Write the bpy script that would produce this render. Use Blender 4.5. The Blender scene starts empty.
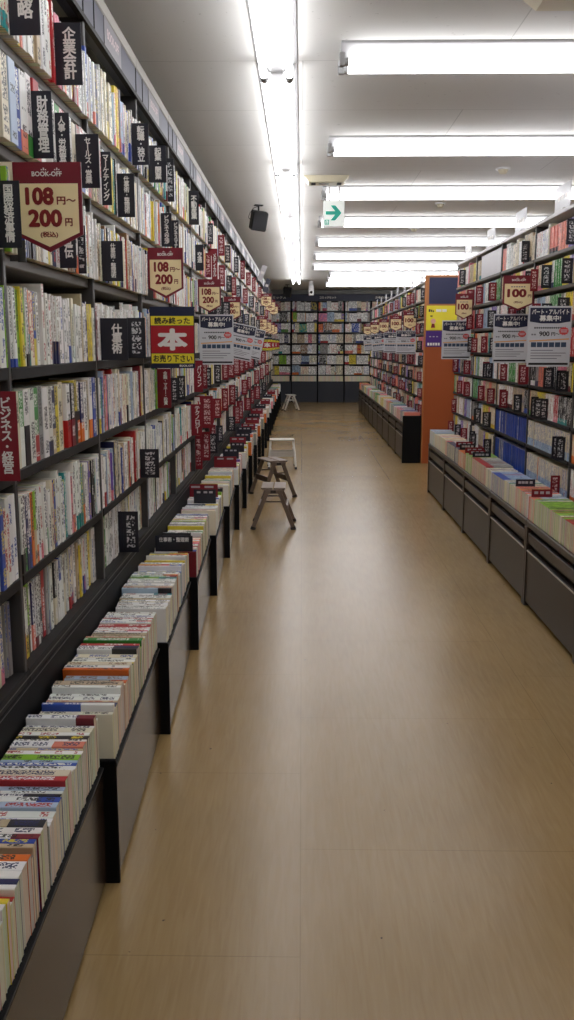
import bpy, math, random
import numpy as np
from mathutils import Vector, Matrix

random.seed(7)
R = random.Random(11)
SC = bpy.context.scene
COL = SC.collection

# ------------------------------------------------------------------ materials
def lin(c):
    return tuple((x/12.92 if x <= .04045 else ((x+.055)/1.055)**2.4) for x in c)
def rgb(r, g, b):
    return lin((r/255, g/255, b/255)) + (1.0,)
_m = {}
def mat(name, color, rough=.5, metal=0.0, spec=.5, emit=None, strength=0, bump=None, coat=0):
    if name in _m: return _m[name]
    m = bpy.data.materials.new(name); m.use_nodes = True
    nt = m.node_tree; b = nt.nodes['Principled BSDF']
    b.inputs['Roughness'].default_value = rough
    b.inputs['Metallic'].default_value = metal
    b.inputs['Specular IOR Level'].default_value = spec
    if coat: b.inputs['Coat Weight'].default_value = coat
    if emit:
        b.inputs['Base Color'].default_value = color
        b.inputs['Emission Color'].default_value = emit
        b.inputs['Emission Strength'].default_value = strength
    else:
        # procedural: a faint mottle on every surface
        tc = nt.nodes.new('ShaderNodeTexCoord'); nz = nt.nodes.new('ShaderNodeTexNoise')
        nz.inputs['Scale'].default_value = bump or 6.0; nz.inputs['Detail'].default_value = 3
        mx = nt.nodes.new('ShaderNodeMix'); mx.data_type = 'RGBA'
        mx.inputs['A'].default_value = tuple(min(1, c*.93) for c in color[:3])+(1,)
        mx.inputs['B'].default_value = tuple(min(1, c*1.07) for c in color[:3])+(1,)
        nt.links.new(tc.outputs['Object'], nz.inputs['Vector'])
        nt.links.new(nz.outputs['Fac'], mx.inputs['Factor'])
        nt.links.new(mx.outputs['Result'], b.inputs['Base Color'])
    _m[name] = m
    return m

M = {
 'unit': mat('shelf_grey_metal', rgb(62,60,60), .45),
 'board': mat('shelf_board', rgb(84,79,74), .5),
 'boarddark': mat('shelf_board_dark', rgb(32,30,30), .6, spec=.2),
 'black': mat('black_laminate', rgb(13,13,15), .6, spec=.15),
 'back': mat('back_panel', rgb(40,38,38), .7),
 'fascia': mat('fascia_slate', rgb(66,67,84), .5),
 'navyfascia': mat('fascia_navy', rgb(48,52,74), .5),
 'headgrey': mat('header_grey', rgb(118,115,120), .4),
 'headwhite': mat('header_white', rgb(190,186,190), .4),
 'trimw': mat('trim_pale', rgb(158,155,147), .5),
 'bin': mat('bin_brown_laminate', rgb(56,44,35), .2, bump=3, spec=.35),
 'binr': mat('cabinet_taupe_laminate', rgb(64,56,50), .35, bump=3, spec=.3),
 'door': mat('cabinet_door_taupe', rgb(50,43,38), .35, bump=3, spec=.3),
 'slot': mat('slot_black', rgb(8,7,7), .7),
 'chrome': mat('bright_metal_edge', rgb(185,178,170), .4, 0),
 'alu': mat('stool_aluminium', rgb(190,180,170), .38, .55),
 'aludark': mat('stool_bronze', rgb(128,112,100), .4, .5),
 'alubright': mat('stool_white_metal', rgb(205,200,192), .4, .3),
 'rubber': mat('rubber_dark', rgb(40,34,32), .8),
 'plateblack': mat('sign_black', rgb(28,28,40), .35),
 'platered': mat('sign_red', rgb(132,22,38), .35),
 'white': mat('print_white', rgb(235,232,228), .5),
 'cream': mat('sign_cream', rgb(248,228,178), .45),
 'burg': mat('sign_burgundy', rgb(118,18,38), .4),
 'redsign': mat('sign_bright_red', rgb(168,26,40), .4),
 'crimson': mat('sign_crimson_ink', rgb(128,22,24), .5),
 'navy': mat('sign_navy', rgb(26,32,62), .4),
 'navypanel': mat('navy_panel', rgb(34,38,76), .5),
 'yellow': mat('sign_yellow', rgb(232,216,50), .45),
 'ink': mat('print_ink', rgb(24,22,28), .5),
 'purple': mat('sign_purple', rgb(72,34,120), .5),
 'orange': mat('orange_wood_panel', rgb(158,76,28), .5, bump=2),
 'orangedge': mat('orange_wood_edge', rgb(176,112,62), .45),
 'green': mat('exit_green', rgb(20,160,140), .4, emit=rgb(20,165,140), strength=.25),
 'signlit': mat('exit_white', rgb(240,245,240), .4, emit=rgb(240,245,240), strength=.45),
 'paper': mat('poster_paper', rgb(206,208,214), .5),
 'stamp': mat('poster_stamp_red', rgb(214,70,70), .5),
 'photo': mat('poster_picture', rgb(50,70,96), .5),
 'peach': mat('poster_stripe', rgb(226,160,90), .5),
 'grey': mat('poster_small_print', rgb(120,120,130), .5),
 'fixture': mat('fixture_white', rgb(232,232,232), .4),
 'holder': mat('lamp_holder_grey', rgb(150,150,150), .5),
 'casette': mat('cream_plastic', rgb(214,206,180), .5),
 'speaker': mat('speaker_black', rgb(12,12,13), .6),
 'skin2': mat('header_print_pink', rgb(206,186,190), .5),
 'skin': mat('poster_pink', rgb(230,170,150), .5),
}
tube = bpy.data.materials.new('fluorescent_tube'); tube.use_nodes = True
_b = tube.node_tree.nodes['Principled BSDF']
_b.inputs['Base Color'].default_value = (1,1,1,1)
_b.inputs['Emission Color'].default_value = rgb(252,252,254)
_b.inputs['Emission Strength'].default_value = 17.0
M['tube'] = tube

def clear_mat():
    m = bpy.data.materials.new('translucent_card'); m.use_nodes = True
    b = m.node_tree.nodes['Principled BSDF']
    b.inputs['Base Color'].default_value = rgb(206,206,212)
    b.inputs['Roughness'].default_value = .3
    b.inputs['Alpha'].default_value = .75
    return m
M['card'] = clear_mat()

def book_mat():
    m = bpy.data.materials.new('book_cover'); m.use_nodes = True
    nt = m.node_tree; N = nt.nodes.new; L = nt.links.new
    b = nt.nodes['Principled BSDF']; b.inputs['Roughness'].default_value = .42
    def attr(n):
        a = N('ShaderNodeAttribute'); a.attribute_name = n; return a
    base, band, ink, par = attr('base'), attr('band'), attr('ink'), attr('par')
    sp = N('ShaderNodeSeparateXYZ'); L(par.outputs['Vector'], sp.inputs[0])
    uv = N('ShaderNodeUVMap'); uv.uv_map = 'UVMap'
    su = N('ShaderNodeSeparateXYZ'); L(uv.outputs[0], su.inputs[0])
    def ma(op, a, c=None, v=None, d=None):
        n = N('ShaderNodeMath'); n.operation = op
        if hasattr(a, 'type'): L(a, n.inputs[0])
        else: n.inputs[0].default_value = a
        if c is not None:
            if hasattr(c, 'type'): L(c, n.inputs[1])
            else: n.inputs[1].default_value = c
        return n.outputs[0]
    u, v = su.outputs[0], su.outputs[1]
    bh, seed, th = sp.outputs[0], sp.outputs[1], sp.outputs[2]
    isband = ma('LESS_THAN', v, bh)
    mx = N('ShaderNodeMix'); mx.data_type = 'RGBA'
    L(isband, mx.inputs['Factor']); L(base.outputs['Color'], mx.inputs['A']); L(band.outputs['Color'], mx.inputs['B'])
    # glyph-like print along the spine
    cv = N('ShaderNodeCombineXYZ'); L(ma('MULTIPLY', u, 230), cv.inputs[0]); L(ma('MULTIPLY', v, 190), cv.inputs[1]); L(ma('MULTIPLY', seed, 37), cv.inputs[2])
    nz = N('ShaderNodeTexNoise'); nz.inputs['Scale'].default_value = 1.0; nz.inputs['Detail'].default_value = 1.0; L(cv.outputs[0], nz.inputs['Vector'])
    cw = N('ShaderNodeCombineXYZ'); L(ma('MULTIPLY', v, 22), cw.inputs[0]); L(ma('MULTIPLY', seed, 91), cw.inputs[1])
    nw = N('ShaderNodeTexNoise'); nw.inputs['Scale'].default_value = 1.0; nw.inputs['Detail'].default_value = 0; L(cw.outputs[0], nw.inputs['Vector'])
    off = ma('ABSOLUTE', ma('SUBTRACT', u, ma('MULTIPLY', th, .5)))
    inside = ma('LESS_THAN', off, ma('MULTIPLY', th, .33))
    hasuv = ma('GREATER_THAN', u, -.0005)
    lo = ma('GREATER_THAN', v, .012); 
    k = ma('MULTIPLY', inside, hasuv); k = ma('MULTIPLY', k, lo)
    k = ma('MULTIPLY', k, ma('GREATER_THAN', nz.outputs['Fac'], .485))
    k = ma('MULTIPLY', k, ma('GREATER_THAN', nw.outputs['Fac'], .44))
    k = ma('MULTIPLY', k, .95)
    m2 = N('ShaderNodeMix'); m2.data_type = 'RGBA'
    L(k, m2.inputs['Factor']); L(mx.outputs['Result'], m2.inputs['A']); L(ink.outputs['Color'], m2.inputs['B'])
    L(m2.outputs['Result'], b.inputs['Base Color'])
    return m
M['book'] = book_mat()
def page_mat():
    m = bpy.data.materials.new('book_pages'); m.use_nodes = True
    nt = m.node_tree; b = nt.nodes['Principled BSDF']; b.inputs['Roughness'].default_value = .9
    a = nt.nodes.new('ShaderNodeAttribute'); a.attribute_name = 'base'
    nt.links.new(a.outputs['Color'], b.inputs['Base Color'])
    return m
M['pages'] = page_mat()

def glyph_mat(name, bg, fg, scale=130, thr=.5, lo=.12, hi=.9, half=.27, w=1.0, h=1.0):
    """plate with illegible small print: rows of glyph-like marks down the middle of UV space (metres)"""
    m = bpy.data.materials.new(name); m.use_nodes = True
    nt = m.node_tree; N = nt.nodes.new; L = nt.links.new
    b = nt.nodes['Principled BSDF']; b.inputs['Roughness'].default_value = .35
    tc = N('ShaderNodeTexCoord'); oi = N('ShaderNodeObjectInfo')
    sx = N('ShaderNodeSeparateXYZ'); L(tc.outputs['Generated'], sx.inputs[0])
    def ma(op, a, c=None):
        n = N('ShaderNodeMath'); n.operation = op
        if hasattr(a, 'type'): L(a, n.inputs[0])
        else: n.inputs[0].default_value = a
        if c is not None:
            if hasattr(c, 'type'): L(c, n.inputs[1])
            else: n.inputs[1].default_value = c
        return n.outputs[0]
    x, z = sx.outputs[0], sx.outputs[2]
    add = N('ShaderNodeVectorMath'); add.operation = 'ADD'; L(tc.outputs['Object'], add.inputs[0])
    cx = N('ShaderNodeCombineXYZ'); L(ma('MULTIPLY', oi.outputs['Random'], 50), cx.inputs[1]); L(cx.outputs[0], add.inputs[1])
    nz = N('ShaderNodeTexNoise'); nz.inputs['Scale'].default_value = scale; nz.inputs['Detail'].default_value = 1; L(add.outputs[0], nz.inputs['Vector'])
    # one cell per character: a gap between the cells
    cell = ma('GREATER_THAN', ma('FRACT', ma('MULTIPLY', z, 5.3)), .2)
    k = ma('MULTIPLY', ma('LESS_THAN', ma('ABSOLUTE', ma('SUBTRACT', x, .5)), half), cell)
    k = ma('MULTIPLY', k, ma('MULTIPLY', ma('GREATER_THAN', z, lo), ma('LESS_THAN', z, hi)))
    k = ma('MULTIPLY', k, ma('GREATER_THAN', nz.outputs['Fac'], thr))
    mx = N('ShaderNodeMix'); mx.data_type = 'RGBA'; L(k, mx.inputs['Factor'])
    mx.inputs['A'].default_value = bg; mx.inputs['B'].default_value = fg
    L(mx.outputs['Result'], b.inputs['Base Color'])
    return m
M['gk'] = glyph_mat('index_black', rgb(26,26,36), rgb(200,198,200))
M['gr'] = glyph_mat('index_red', rgb(126,20,36), rgb(224,196,196))

def floor_mat():
    m = bpy.data.materials.new('floor_woodgrain_vinyl'); m.use_nodes = True
    nt = m.node_tree; N = nt.nodes.new; L = nt.links.new
    b = nt.nodes['Principled BSDF']
    tc = N('ShaderNodeTexCoord')
    mp = N('ShaderNodeMapping'); mp.inputs['Scale'].default_value = (12, 1.0, 1); L(tc.outputs['Object'], mp.inputs[0])
    nz = N('ShaderNodeTexNoise'); nz.inputs['Scale'].default_value = 6; nz.inputs['Detail'].default_value = 6; nz.inputs['Distortion'].default_value = .6; L(mp.outputs[0], nz.inputs['Vector'])
    cr = N('ShaderNodeValToRGB'); cr.color_ramp.elements[0].position = .3; cr.color_ramp.elements[1].position = .72
    cr.color_ramp.elements[0].color = rgb(151,123,80); cr.color_ramp.elements[1].color = rgb(161,134,90)
    L(nz.outputs['Fac'], cr.inputs[0])
    # big blotches
    n2 = N('ShaderNodeTexNoise'); n2.inputs['Scale'].default_value = 1.3; n2.inputs['Detail'].default_value = 3; L(tc.outputs['Object'], n2.inputs['Vector'])
    r2 = N('ShaderNodeMapRange'); r2.inputs['From Min'].default_value = .3; r2.inputs['From Max'].default_value = .7; r2.inputs['To Min'].default_value = .92; r2.inputs['To Max'].default_value = 1.06; L(n2.outputs['Fac'], r2.inputs[0])
    mu = N('ShaderNodeMix'); mu.data_type = 'RGBA'; mu.blend_type = 'MULTIPLY'; mu.inputs['Factor'].default_value = 1
    L(cr.outputs[0], mu.inputs['A']); L(r2.outputs[0], mu.inputs['B'])
    # sheet seams: long seams every 0.914 m (one at x=0), short ones every 0.457 m
    mb = N('ShaderNodeMapping'); mb.inputs['Rotation'].default_value = (0, 0, math.pi/2); mb.inputs['Location'].default_value = (.05, 0, 0); L(tc.outputs['Object'], mb.inputs[0])
    br = N('ShaderNodeTexBrick'); br.inputs['Color1'].default_value = (1,1,1,1); br.inputs['Color2'].default_value = (.965,.965,.965,1); br.inputs['Mortar'].default_value = (.3,.26,.2,1)
    br.inputs['Scale'].default_value = 1; br.inputs['Mortar Size'].default_value = .0016; br.inputs['Brick Width'].default_value = .457*1.97; br.inputs['Row Height'].default_value = .914; br.inputs['Mortar Smooth'].default_value = .2
    L(mb.outputs[0], br.inputs['Vector'])
    m3 = N('ShaderNodeMix'); m3.data_type = 'RGBA'; m3.blend_type = 'MULTIPLY'; m3.inputs['Factor'].default_value = .32
    L(mu.outputs['Result'], m3.inputs['A']); L(br.outputs['Color'], m3.inputs['B'])
    # scuffs
    n4 = N('ShaderNodeTexNoise'); n4.inputs['Scale'].default_value = 34; n4.inputs['Detail'].default_value = 2; L(tc.outputs['Object'], n4.inputs['Vector'])
    r4 = N('ShaderNodeMapRange'); r4.inputs['From Min'].default_value = .76; r4.inputs['From Max'].default_value = .8; L(n4.outputs['Fac'], r4.inputs[0])
    m5 = N('ShaderNodeMix'); m5.data_type = 'RGBA'; m5.inputs['B'].default_value = rgb(60,46,34); L(r4.outputs[0], m5.inputs['Factor']); L(m3.outputs['Result'], m5.inputs['A'])
    L(m5.outputs['Result'], b.inputs['Base Color'])
    rr = N('ShaderNodeMapRange'); rr.inputs['To Min'].default_value = .262; rr.inputs['To Max'].default_value = .272; L(n2.outputs['Fac'], rr.inputs[0]); L(rr.outputs[0], b.inputs['Roughness'])
    b.inputs['Specular IOR Level'].default_value = .5
    
    return m
def ceil_mat():
    m = bpy.data.materials.new('ceiling_board'); m.use_nodes = True
    nt = m.node_tree; N = nt.nodes.new; L = nt.links.new
    b = nt.nodes['Principled BSDF']; b.inputs['Roughness'].default_value = .8
    tc = N('ShaderNodeTexCoord')
    n4 = N('ShaderNodeTexNoise'); n4.inputs['Scale'].default_value = 38; n4.inputs['Detail'].default_value = 3; L(tc.outputs['Object'], n4.inputs['Vector'])
    r4 = N('ShaderNodeMapRange'); r4.inputs['From Min'].default_value = .7; r4.inputs['From Max'].default_value = .76; r4.inputs['To Max'].default_value = .4; L(n4.outputs['Fac'], r4.inputs[0])
    br = N('ShaderNodeTexBrick'); br.inputs['Scale'].default_value = 1; br.inputs['Brick Width'].default_value = 1.82; br.inputs['Row Height'].default_value = .91; br.inputs['Mortar Size'].default_value = .003
    br.inputs['Color1'].default_value = rgb(218,217,214); br.inputs['Color2'].default_value = rgb(215,214,211); br.inputs['Mortar'].default_value = rgb(186,185,182)
    L(tc.outputs['Object'], br.inputs['Vector'])
    m5 = N('ShaderNodeMix'); m5.data_type = 'RGBA'; m5.inputs['B'].default_value = rgb(110,104,98); L(r4.outputs[0], m5.inputs['Factor']); L(br.outputs['Color'], m5.inputs['A'])
    L(m5.outputs['Result'], b.inputs['Base Color'])
    return m

# ------------------------------------------------------------------ mesh helper
class MB:
    def __init__(s): s.v=[]; s.f=[]; s.m=[]; s.mats=[]
    def mi(s, m):
        m = M[m] if isinstance(m, str) else m
        if m not in s.mats: s.mats.append(m)
        return s.mats.index(m)
    def box(s, x0, x1, y0, y1, z0, z1, m='unit', bev=0):
        i = s.mi(m); n = len(s.v)
        if x0 > x1: x0, x1 = x1, x0
        if bev <= 0:
            s.v += [(x,y,z) for z in (z0,z1) for y in (y0,y1) for x in (x0,x1)]
            for q in ((0,2,3,1),(4,5,7,6),(0,1,5,4),(2,6,7,3),(0,4,6,2),(1,3,7,5)):
                s.f.append(tuple(n+k for k in q)); s.m.append(i)
        else:
            b = bev
            def P(a,c,d): s.v.append((a,c,d)); return len(s.v)-1
            X=(x0,x1);Y=(y0,y1);Z=(z0,z1); sg=(1,-1); A={}
            for i0 in (0,1):
                for j0 in (0,1):
                    for k0 in (0,1):
                        A[i0,j0,k0]=(P(X[i0],Y[j0]+b*sg[j0],Z[k0]+b*sg[k0]),P(X[i0]+b*sg[i0],Y[j0],Z[k0]+b*sg[k0]),P(X[i0]+b*sg[i0],Y[j0]+b*sg[j0],Z[k0]))
            F=[]
            for i0 in (0,1):
                q=[A[i0,0,0][0],A[i0,1,0][0],A[i0,1,1][0],A[i0,0,1][0]]; F.append(q if i0 else q[::-1])
                q=[A[0,i0,0][1],A[1,i0,0][1],A[1,i0,1][1],A[0,i0,1][1]]; F.append(q[::-1] if i0 else q)
                q=[A[0,0,i0][2],A[1,0,i0][2],A[1,1,i0][2],A[0,1,i0][2]]; F.append(q if i0 else q[::-1])
            for a in (0,1):
                for c in (0,1):
                    F.append([A[0,a,c][1],A[1,a,c][1],A[1,a,c][2],A[0,a,c][2]])
                    F.append([A[a,0,c][0],A[a,1,c][0],A[a,1,c][2],A[a,0,c][2]])
                    F.append([A[a,c,0][0],A[a,c,1][0],A[a,c,1][1],A[a,c,0][1]])
                    for d in (0,1): F.append(list(A[a,c,d]))
            for q in F: s.f.append(tuple(q)); s.m.append(i)
        return s
    def prism(s, pts, axis, a0, a1, m):
        """pts: 2-D outline; axis 0/1/2 = extrusion axis"""
        i = s.mi(m); n = len(s.v); k = len(pts)
        for a in (a0, a1):
            for (p, q) in pts:
                s.v.append({0:(a,p,q), 1:(p,a,q), 2:(p,q,a)}[axis])
        s.f.append(tuple(n+j for j in range(k))); s.m.append(i)
        s.f.append(tuple(n+k+j for j in reversed(range(k)))); s.m.append(i)
        for j in range(k):
            j2 = (j+1) % k
            s.f.append((n+j, n+k+j, n+k+j2, n+j2)); s.m.append(i)
        return s
    def tube(s, a, b, r, m, seg=10, r2=None, cap=True):
        i = s.mi(m); a = Vector(a); b = Vector(b); d = (b-a).normalized()
        up = Vector((0,0,1)) if abs(d.z) < .9 else Vector((1,0,0))
        u = d.cross(up).normalized(); w = d.cross(u); n = len(s.v)
        for p, rr in ((a, r), (b, r if r2 is None else r2)):
            for k in range(seg):
                t = 2*math.pi*k/seg
                s.v.append(tuple(p + u*rr*math.cos(t) + w*rr*math.sin(t)))
        for k in range(seg):
            s.f.append((n+k, n+(k+1)%seg, n+seg+(k+1)%seg, n+seg+k)); s.m.append(i)
        if cap:
            s.f.append(tuple(n+k for k in reversed(range(seg)))); s.m.append(i)
            s.f.append(tuple(n+seg+k for k in range(seg))); s.m.append(i)
        return s
    def bar(s, a, b, w, t, m, side=(0,1,0)):
        """rectangular bar from a to b; w along side vector, t across"""
        i = s.mi(m); a = Vector(a); b = Vector(b); d = (b-a).normalized()
        sd = Vector(side); sd = (sd - d*sd.dot(d)).normalized(); o = d.cross(sd); n = len(s.v)
        for p in (a, b):
            for (x, y) in ((-1,-1),(1,-1),(1,1),(-1,1)):
                s.v.append(tuple(p + sd*x*w/2 + o*y*t/2))
        for q in ((3,2,1,0),(4,5,6,7),(0,1,5,4),(1,2,6,5),(2,3,7,6),(3,0,4,7)):
            s.f.append(tuple(n+k for k in q)); s.m.append(i)
        return s
    def mesh(s, name):
        me = bpy.data.meshes.new(name); me.from_pydata(s.v, [], s.f)
        for m in s.mats: me.materials.append(m)
        me.polygons.foreach_set('material_index', s.m)
        import bmesh
        bm = bmesh.new(); bm.from_mesh(me); bmesh.ops.recalc_face_normals(bm, faces=bm.faces); bm.to_mesh(me); bm.free()
        me.update(); return me
    def build(s, name, parent=None, smooth=False):
        me = s.mesh(name)
        if smooth: me.polygons.foreach_set('use_smooth', [True]*len(me.polygons))
        return link(name, me, parent)
def link(name, me, parent=None, loc=None):
    o = bpy.data.objects.new(name, me); COL.objects.link(o)
    if parent is not None: o.parent = parent
    if loc is not None: o.location = loc
    return o
def tag(o, label=None, cat=None, group=None, kind=None):
    if label: o['label'] = label
    if cat: o['category'] = cat
    if group: o['group'] = group
    if kind: o['kind'] = kind
    return o
def empty(name, loc=(0,0,0), rz=0):
    o = bpy.data.objects.new(name, None); COL.objects.link(o); o.location = loc; o.rotation_euler = (0,0,rz)
    o.empty_display_size = .1
    return o
def copy_tree(o, parent=None):
    c = o.copy(); COL.objects.link(c)
    if parent is not None: c.parent = parent
    for ch in list(o.children): copy_tree(ch, c)
    return c
ORD = 'first second third fourth fifth sixth seventh eighth ninth tenth eleventh twelfth thirteenth fourteenth fifteenth sixteenth seventeenth eighteenth nineteenth twentieth'.split()
TENS = {20:'twenty', 30:'thirty', 40:'forty', 50:'fifty', 60:'sixty', 70:'seventy', 80:'eighty', 90:'ninety'}
def ordinal(n):
    if n <= 20: return ORD[n-1]
    t, u = n//10*10, n % 10
    return TENS[t]+'-'+ORD[u-1] if u else TENS[t][:-1]+'ieth'

# text meshes, cached
_txt = {}
def text_mesh(body, m, vertical=False):
    key = (body, m, vertical)
    if key in _txt: return _txt[key]
    cu = bpy.data.curves.new('lettering', 'FONT'); cu.resolution_u = 3
    cu.body = '\n'.join(body.replace('ー','丨').replace('・','･')) if vertical else body
    cu.align_x = 'CENTER'; cu.space_line = .86 if vertical else 1
    cu.extrude = .0
    ob = bpy.data.objects.new('t', cu); COL.objects.link(ob)
    dg = bpy.context.evaluated_depsgraph_get()
    me = bpy.data.meshes.new_from_object(ob.evaluated_get(dg)); me.name = 'lettering'
    bpy.data.objects.remove(ob); bpy.data.curves.remove(cu)
    n = len(me.vertices); a = np.zeros(n*3); me.vertices.foreach_get('co', a); a = a.reshape(-1,3)
    x0,x1,y0,y1 = a[:,0].min(),a[:,0].max(),a[:,1].min(),a[:,1].max()
    a[:,0] -= (x0+x1)/2; a[:,1] -= (y0+y1)/2
    b = np.zeros_like(a); b[:,0]=a[:,0]; b[:,2]=a[:,1]     # stand up, facing -Y
    fl = [tuple(p.vertices) for p in me.polygons]; bpy.data.meshes.remove(me)
    bd = .05 if body in ('本','100','108','200') else .03
    vs = []; fs = []
    for q, (dx, dz) in enumerate(((0,0),(bd,0),(-bd,0),(0,bd),(0,-bd),(bd*.7,bd*.7),(-bd*.7,-bd*.7),(bd*.7,-bd*.7),(-bd*.7,bd*.7))):
        c_ = b.copy(); c_[:,0] += dx; c_[:,2] += dz; c_[:,1] -= q*1e-5
        vs += c_.tolist(); fs += [tuple(a_+q*n for a_ in f) for f in fl]
    me = bpy.data.meshes.new('lettering'); me.from_pydata(vs, [], fs)
    me.materials.append(M[m]); me.update(); x0 -= bd; x1 += bd; y0 -= bd; y1 += bd
    _txt[key] = (me, x1-x0, y1-y0); return _txt[key]
def text(body, m, parent, cx, y, cz, w, h, vertical=False, name='lettering', stretch=True):
    me, tw, th = text_mesh(body, m, vertical)
    o = link(name, me, parent, (cx, y, cz))
    sx, sz = w/tw, h/th
    if not stretch: sx = sz = min(sx, sz)
    o.scale = (sx, 1, sz); return o

# ------------------------------------------------------------------ camera
CAMZ = 1.386
PITCH = math.atan(165.5/900); YAW = math.atan(15*math.cos(PITCH)/900)
cam = bpy.data.cameras.new('camera'); co = bpy.data.objects.new('camera', cam); COL.objects.link(co)
cam.sensor_fit = 'VERTICAL'; cam.sensor_height = 24; cam.lens = 24*900/1020; cam.clip_start = .02
co.location = (0, 0, CAMZ); co.rotation_euler = (math.pi/2-PITCH, 0, YAW)
SC.camera = co
def proj(x, y, z):
    c, s = math.cos(YAW), math.sin(YAW)
    X = x*c + y*s; Y = -x*s + y*c; Z = z-CAMZ
    cp, sp = math.cos(PITCH), math.sin(PITCH)
    fwd = Y*cp - Z*sp; up = Y*sp + Z*cp
    if fwd < .05: return None
    return 287+900*X/fwd, 510-900*up/fwd

# ------------------------------------------------------------------ room
X0, X1, Y0, Y1, ZC = -1.0, 5.2, -2.6, 22.75, 2.70
def struct(name, mb): return tag(mb.build(name), kind='structure')
M['floor'] = floor_mat(); M['ceiling'] = ceil_mat()
M['wall'] = mat('wall_paint', rgb(206,204,198), .8)
struct('floor', MB().box(X0-.1, X1+.1, Y0-.1, Y1+.1, -.1, 0, 'floor'))
struct('ceiling', MB().box(X0-.1, X1+.1, Y0-.1, Y1+.1, ZC, ZC+.1, 'ceiling'))
struct('wall_left', MB().box(X0-.1, X0, Y0, Y1, 0, ZC, 'wall'))
struct('wall_right', MB().box(X1, X1+.1, Y0, Y1, 0, ZC, 'wall'))
struct('wall_back', MB().box(X0-.1, X1+.1, Y1, Y1+.1, 0, ZC, 'wall'))
struct('wall_front', MB().box(X0-.1, X1+.1, Y0-.1, Y0, 0, ZC, 'wall'))

# ------------------------------------------------------------------ fluorescent fixtures
def fixture_proto(length):
    e = empty('ceiling_light'); M['housing'] = mat('lamp_housing', rgb(186,186,188), .45); L2 = length/2
    b = MB(); b.prism([(-.095,0),(-.095,-.012),(-.028,-.055),(.028,-.055),(.095,-.012),(.095,0)], 1, -L2, L2, 'housing'); b.build('housing', e)
    for s in (-1, 1):
        t = MB().tube((s*.06, -L2+.035, -.078), (s*.06, L2-.035, -.078), .0165, 'tube', 12); t.build('tube', e, True)
        for q in (-1, 1):
            h = MB().box(s*.06-.014, s*.06+.014, q*(L2-.005)-.014, q*(L2-.005)+.014, -.098, -.04, 'holder', .004)
            h.tube((s*.06, q*(L2-.035), -.078), (s*.06, q*(L2-.014), -.078), .018, 'holder', 10)
            h.build('lamp_holder', e)
    return e
fp = fixture_proto(2.41)
first = True
ly = [4.42-2.42*k for k in (2,1,0)][:0] + [-.42+2.42*k-1.21+.0 for k in range(0, 7)]
ly = [4.53-1.21+2.42*k for k in range(-1, 7)]  # the last fixture is added, to brighten the end wall
for i, y in enumerate(ly):
    o = fp if first else copy_tree(fp); first = False
    o.location = (-.122, y, ZC)
    tag(o, 'twin-tube fluorescent ceiling light in the lengthwise row, %s from the front' % ordinal(i+1), 'ceiling light', 'ceiling lights in a lengthwise row')
cy = [4.36+1.83*k for k in range(-2, 7)] + [16.95, 18.15, 19.75]  # final entry is an added light that lifts the dark far end
for i, y in enumerate(cy):
    o = copy_tree(fp); o.location = (.165+1.21 + (0 if i < 9 else .32), y, ZC); o.rotation_euler = (0, 0, math.pi/2)
    tag(o, 'twin-tube fluorescent ceiling light running crosswise, %s from the front of the shop' % ordinal(i+1), 'ceiling light', 'ceiling lights set crosswise')
# crosswise lights added over the next aisle for extra light
for i, y in enumerate([2.4+3.66*k for k in range(6)]):
    o = copy_tree(fp); o.location = (3.95, y, ZC); o.rotation_euler = (0, 0, math.pi/2)
    tag(o, 'added twin-tube ceiling light over the next aisle behind the right shelves, %s from the front' % ordinal(i+1), 'ceiling light', 'added ceiling lights over the next aisle')

# ------------------------------------------------------------------ left shelving
BAY = .913
P1 = 2.13                                  # uprights at P1 + k*BAY
LB = [P1 + BAY*k for k in range(-3, 22)]   # bay starts
NB = len(LB)-1
ZL = [.58, .825, 1.085, 1.332, 1.598, 1.85, 2.093]
XF = [-.716, -.69, -.69, -.69, -.682, -.68, -.68]     # spine plane of each row
XB = [-.685, -.688, -.69, -.69, -.705, -.705, -.705]  # board front edges
ZT = 2.397
def left_unit():
    e = empty('bookshelf')
    MB().box(-.97, -.69, 0, .022, 0, ZT, 'unit', .003).build('upright', e)
    MB().box(-.985, -.972, 0, BAY, 0, ZT+.14, 'back').build('back_panel', e)
    for i, z in enumerate(ZL):
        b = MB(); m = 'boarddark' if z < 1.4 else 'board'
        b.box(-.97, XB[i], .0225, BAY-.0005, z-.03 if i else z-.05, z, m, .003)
        if i == 0:
            b.box(-.97, -.688, .0225, BAY-.0005, .0, .53, 'black')
            b.box(-.6875, -.683, .0, BAY-.0005, .44, .549, 'black').box(-.6885, -.6855, 0, BAY-.0005, .5495, .579, 'black')
            b.box(-.6853, -.6838, .0, BAY-.0005, .562, .5645, 'board').box(-.6828, -.6815, .0, BAY-.0005, .541, .5435, 'unit')  # lighter strips stand in for highlights along the ledge edges
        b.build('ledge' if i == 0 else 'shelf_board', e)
    b = MB(); b.box(-.74, -.687, 0, BAY-.001, ZT+.004, 2.50, 'fascia')
    b.box(-.70, -.681, 0, BAY-.001, ZT-.012, ZT+.004, 'boarddark'); b.build('fascia', e)
    hp = MB().box(-.687, -.684, .295, .585, ZT+.006, 2.499, 'headgrey').build('header_panel', e)
    tt = text('BOOK-OFF', 'skin2', hp, -.6835, .44, 2.455, .2, .034, name='shop_name'); tt.location = (-.6832, .44, 2.455); tt.rotation_euler = (0, 0, math.pi/2)
    MB().box(-.687, -.6845, .14, .148, ZT+.006, 2.499, 'boarddark').build('fascia_joint', e)
    MB().box(-.687, -.6845, .898, .908, ZT+.006, 2.499, 'boarddark').build('fascia_joint', e)
    MB().box(-.97, -.684, 0, BAY-.001, 2.503, 2.55, 'trimw', .004).build('top_trim', e)
    return e
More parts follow.
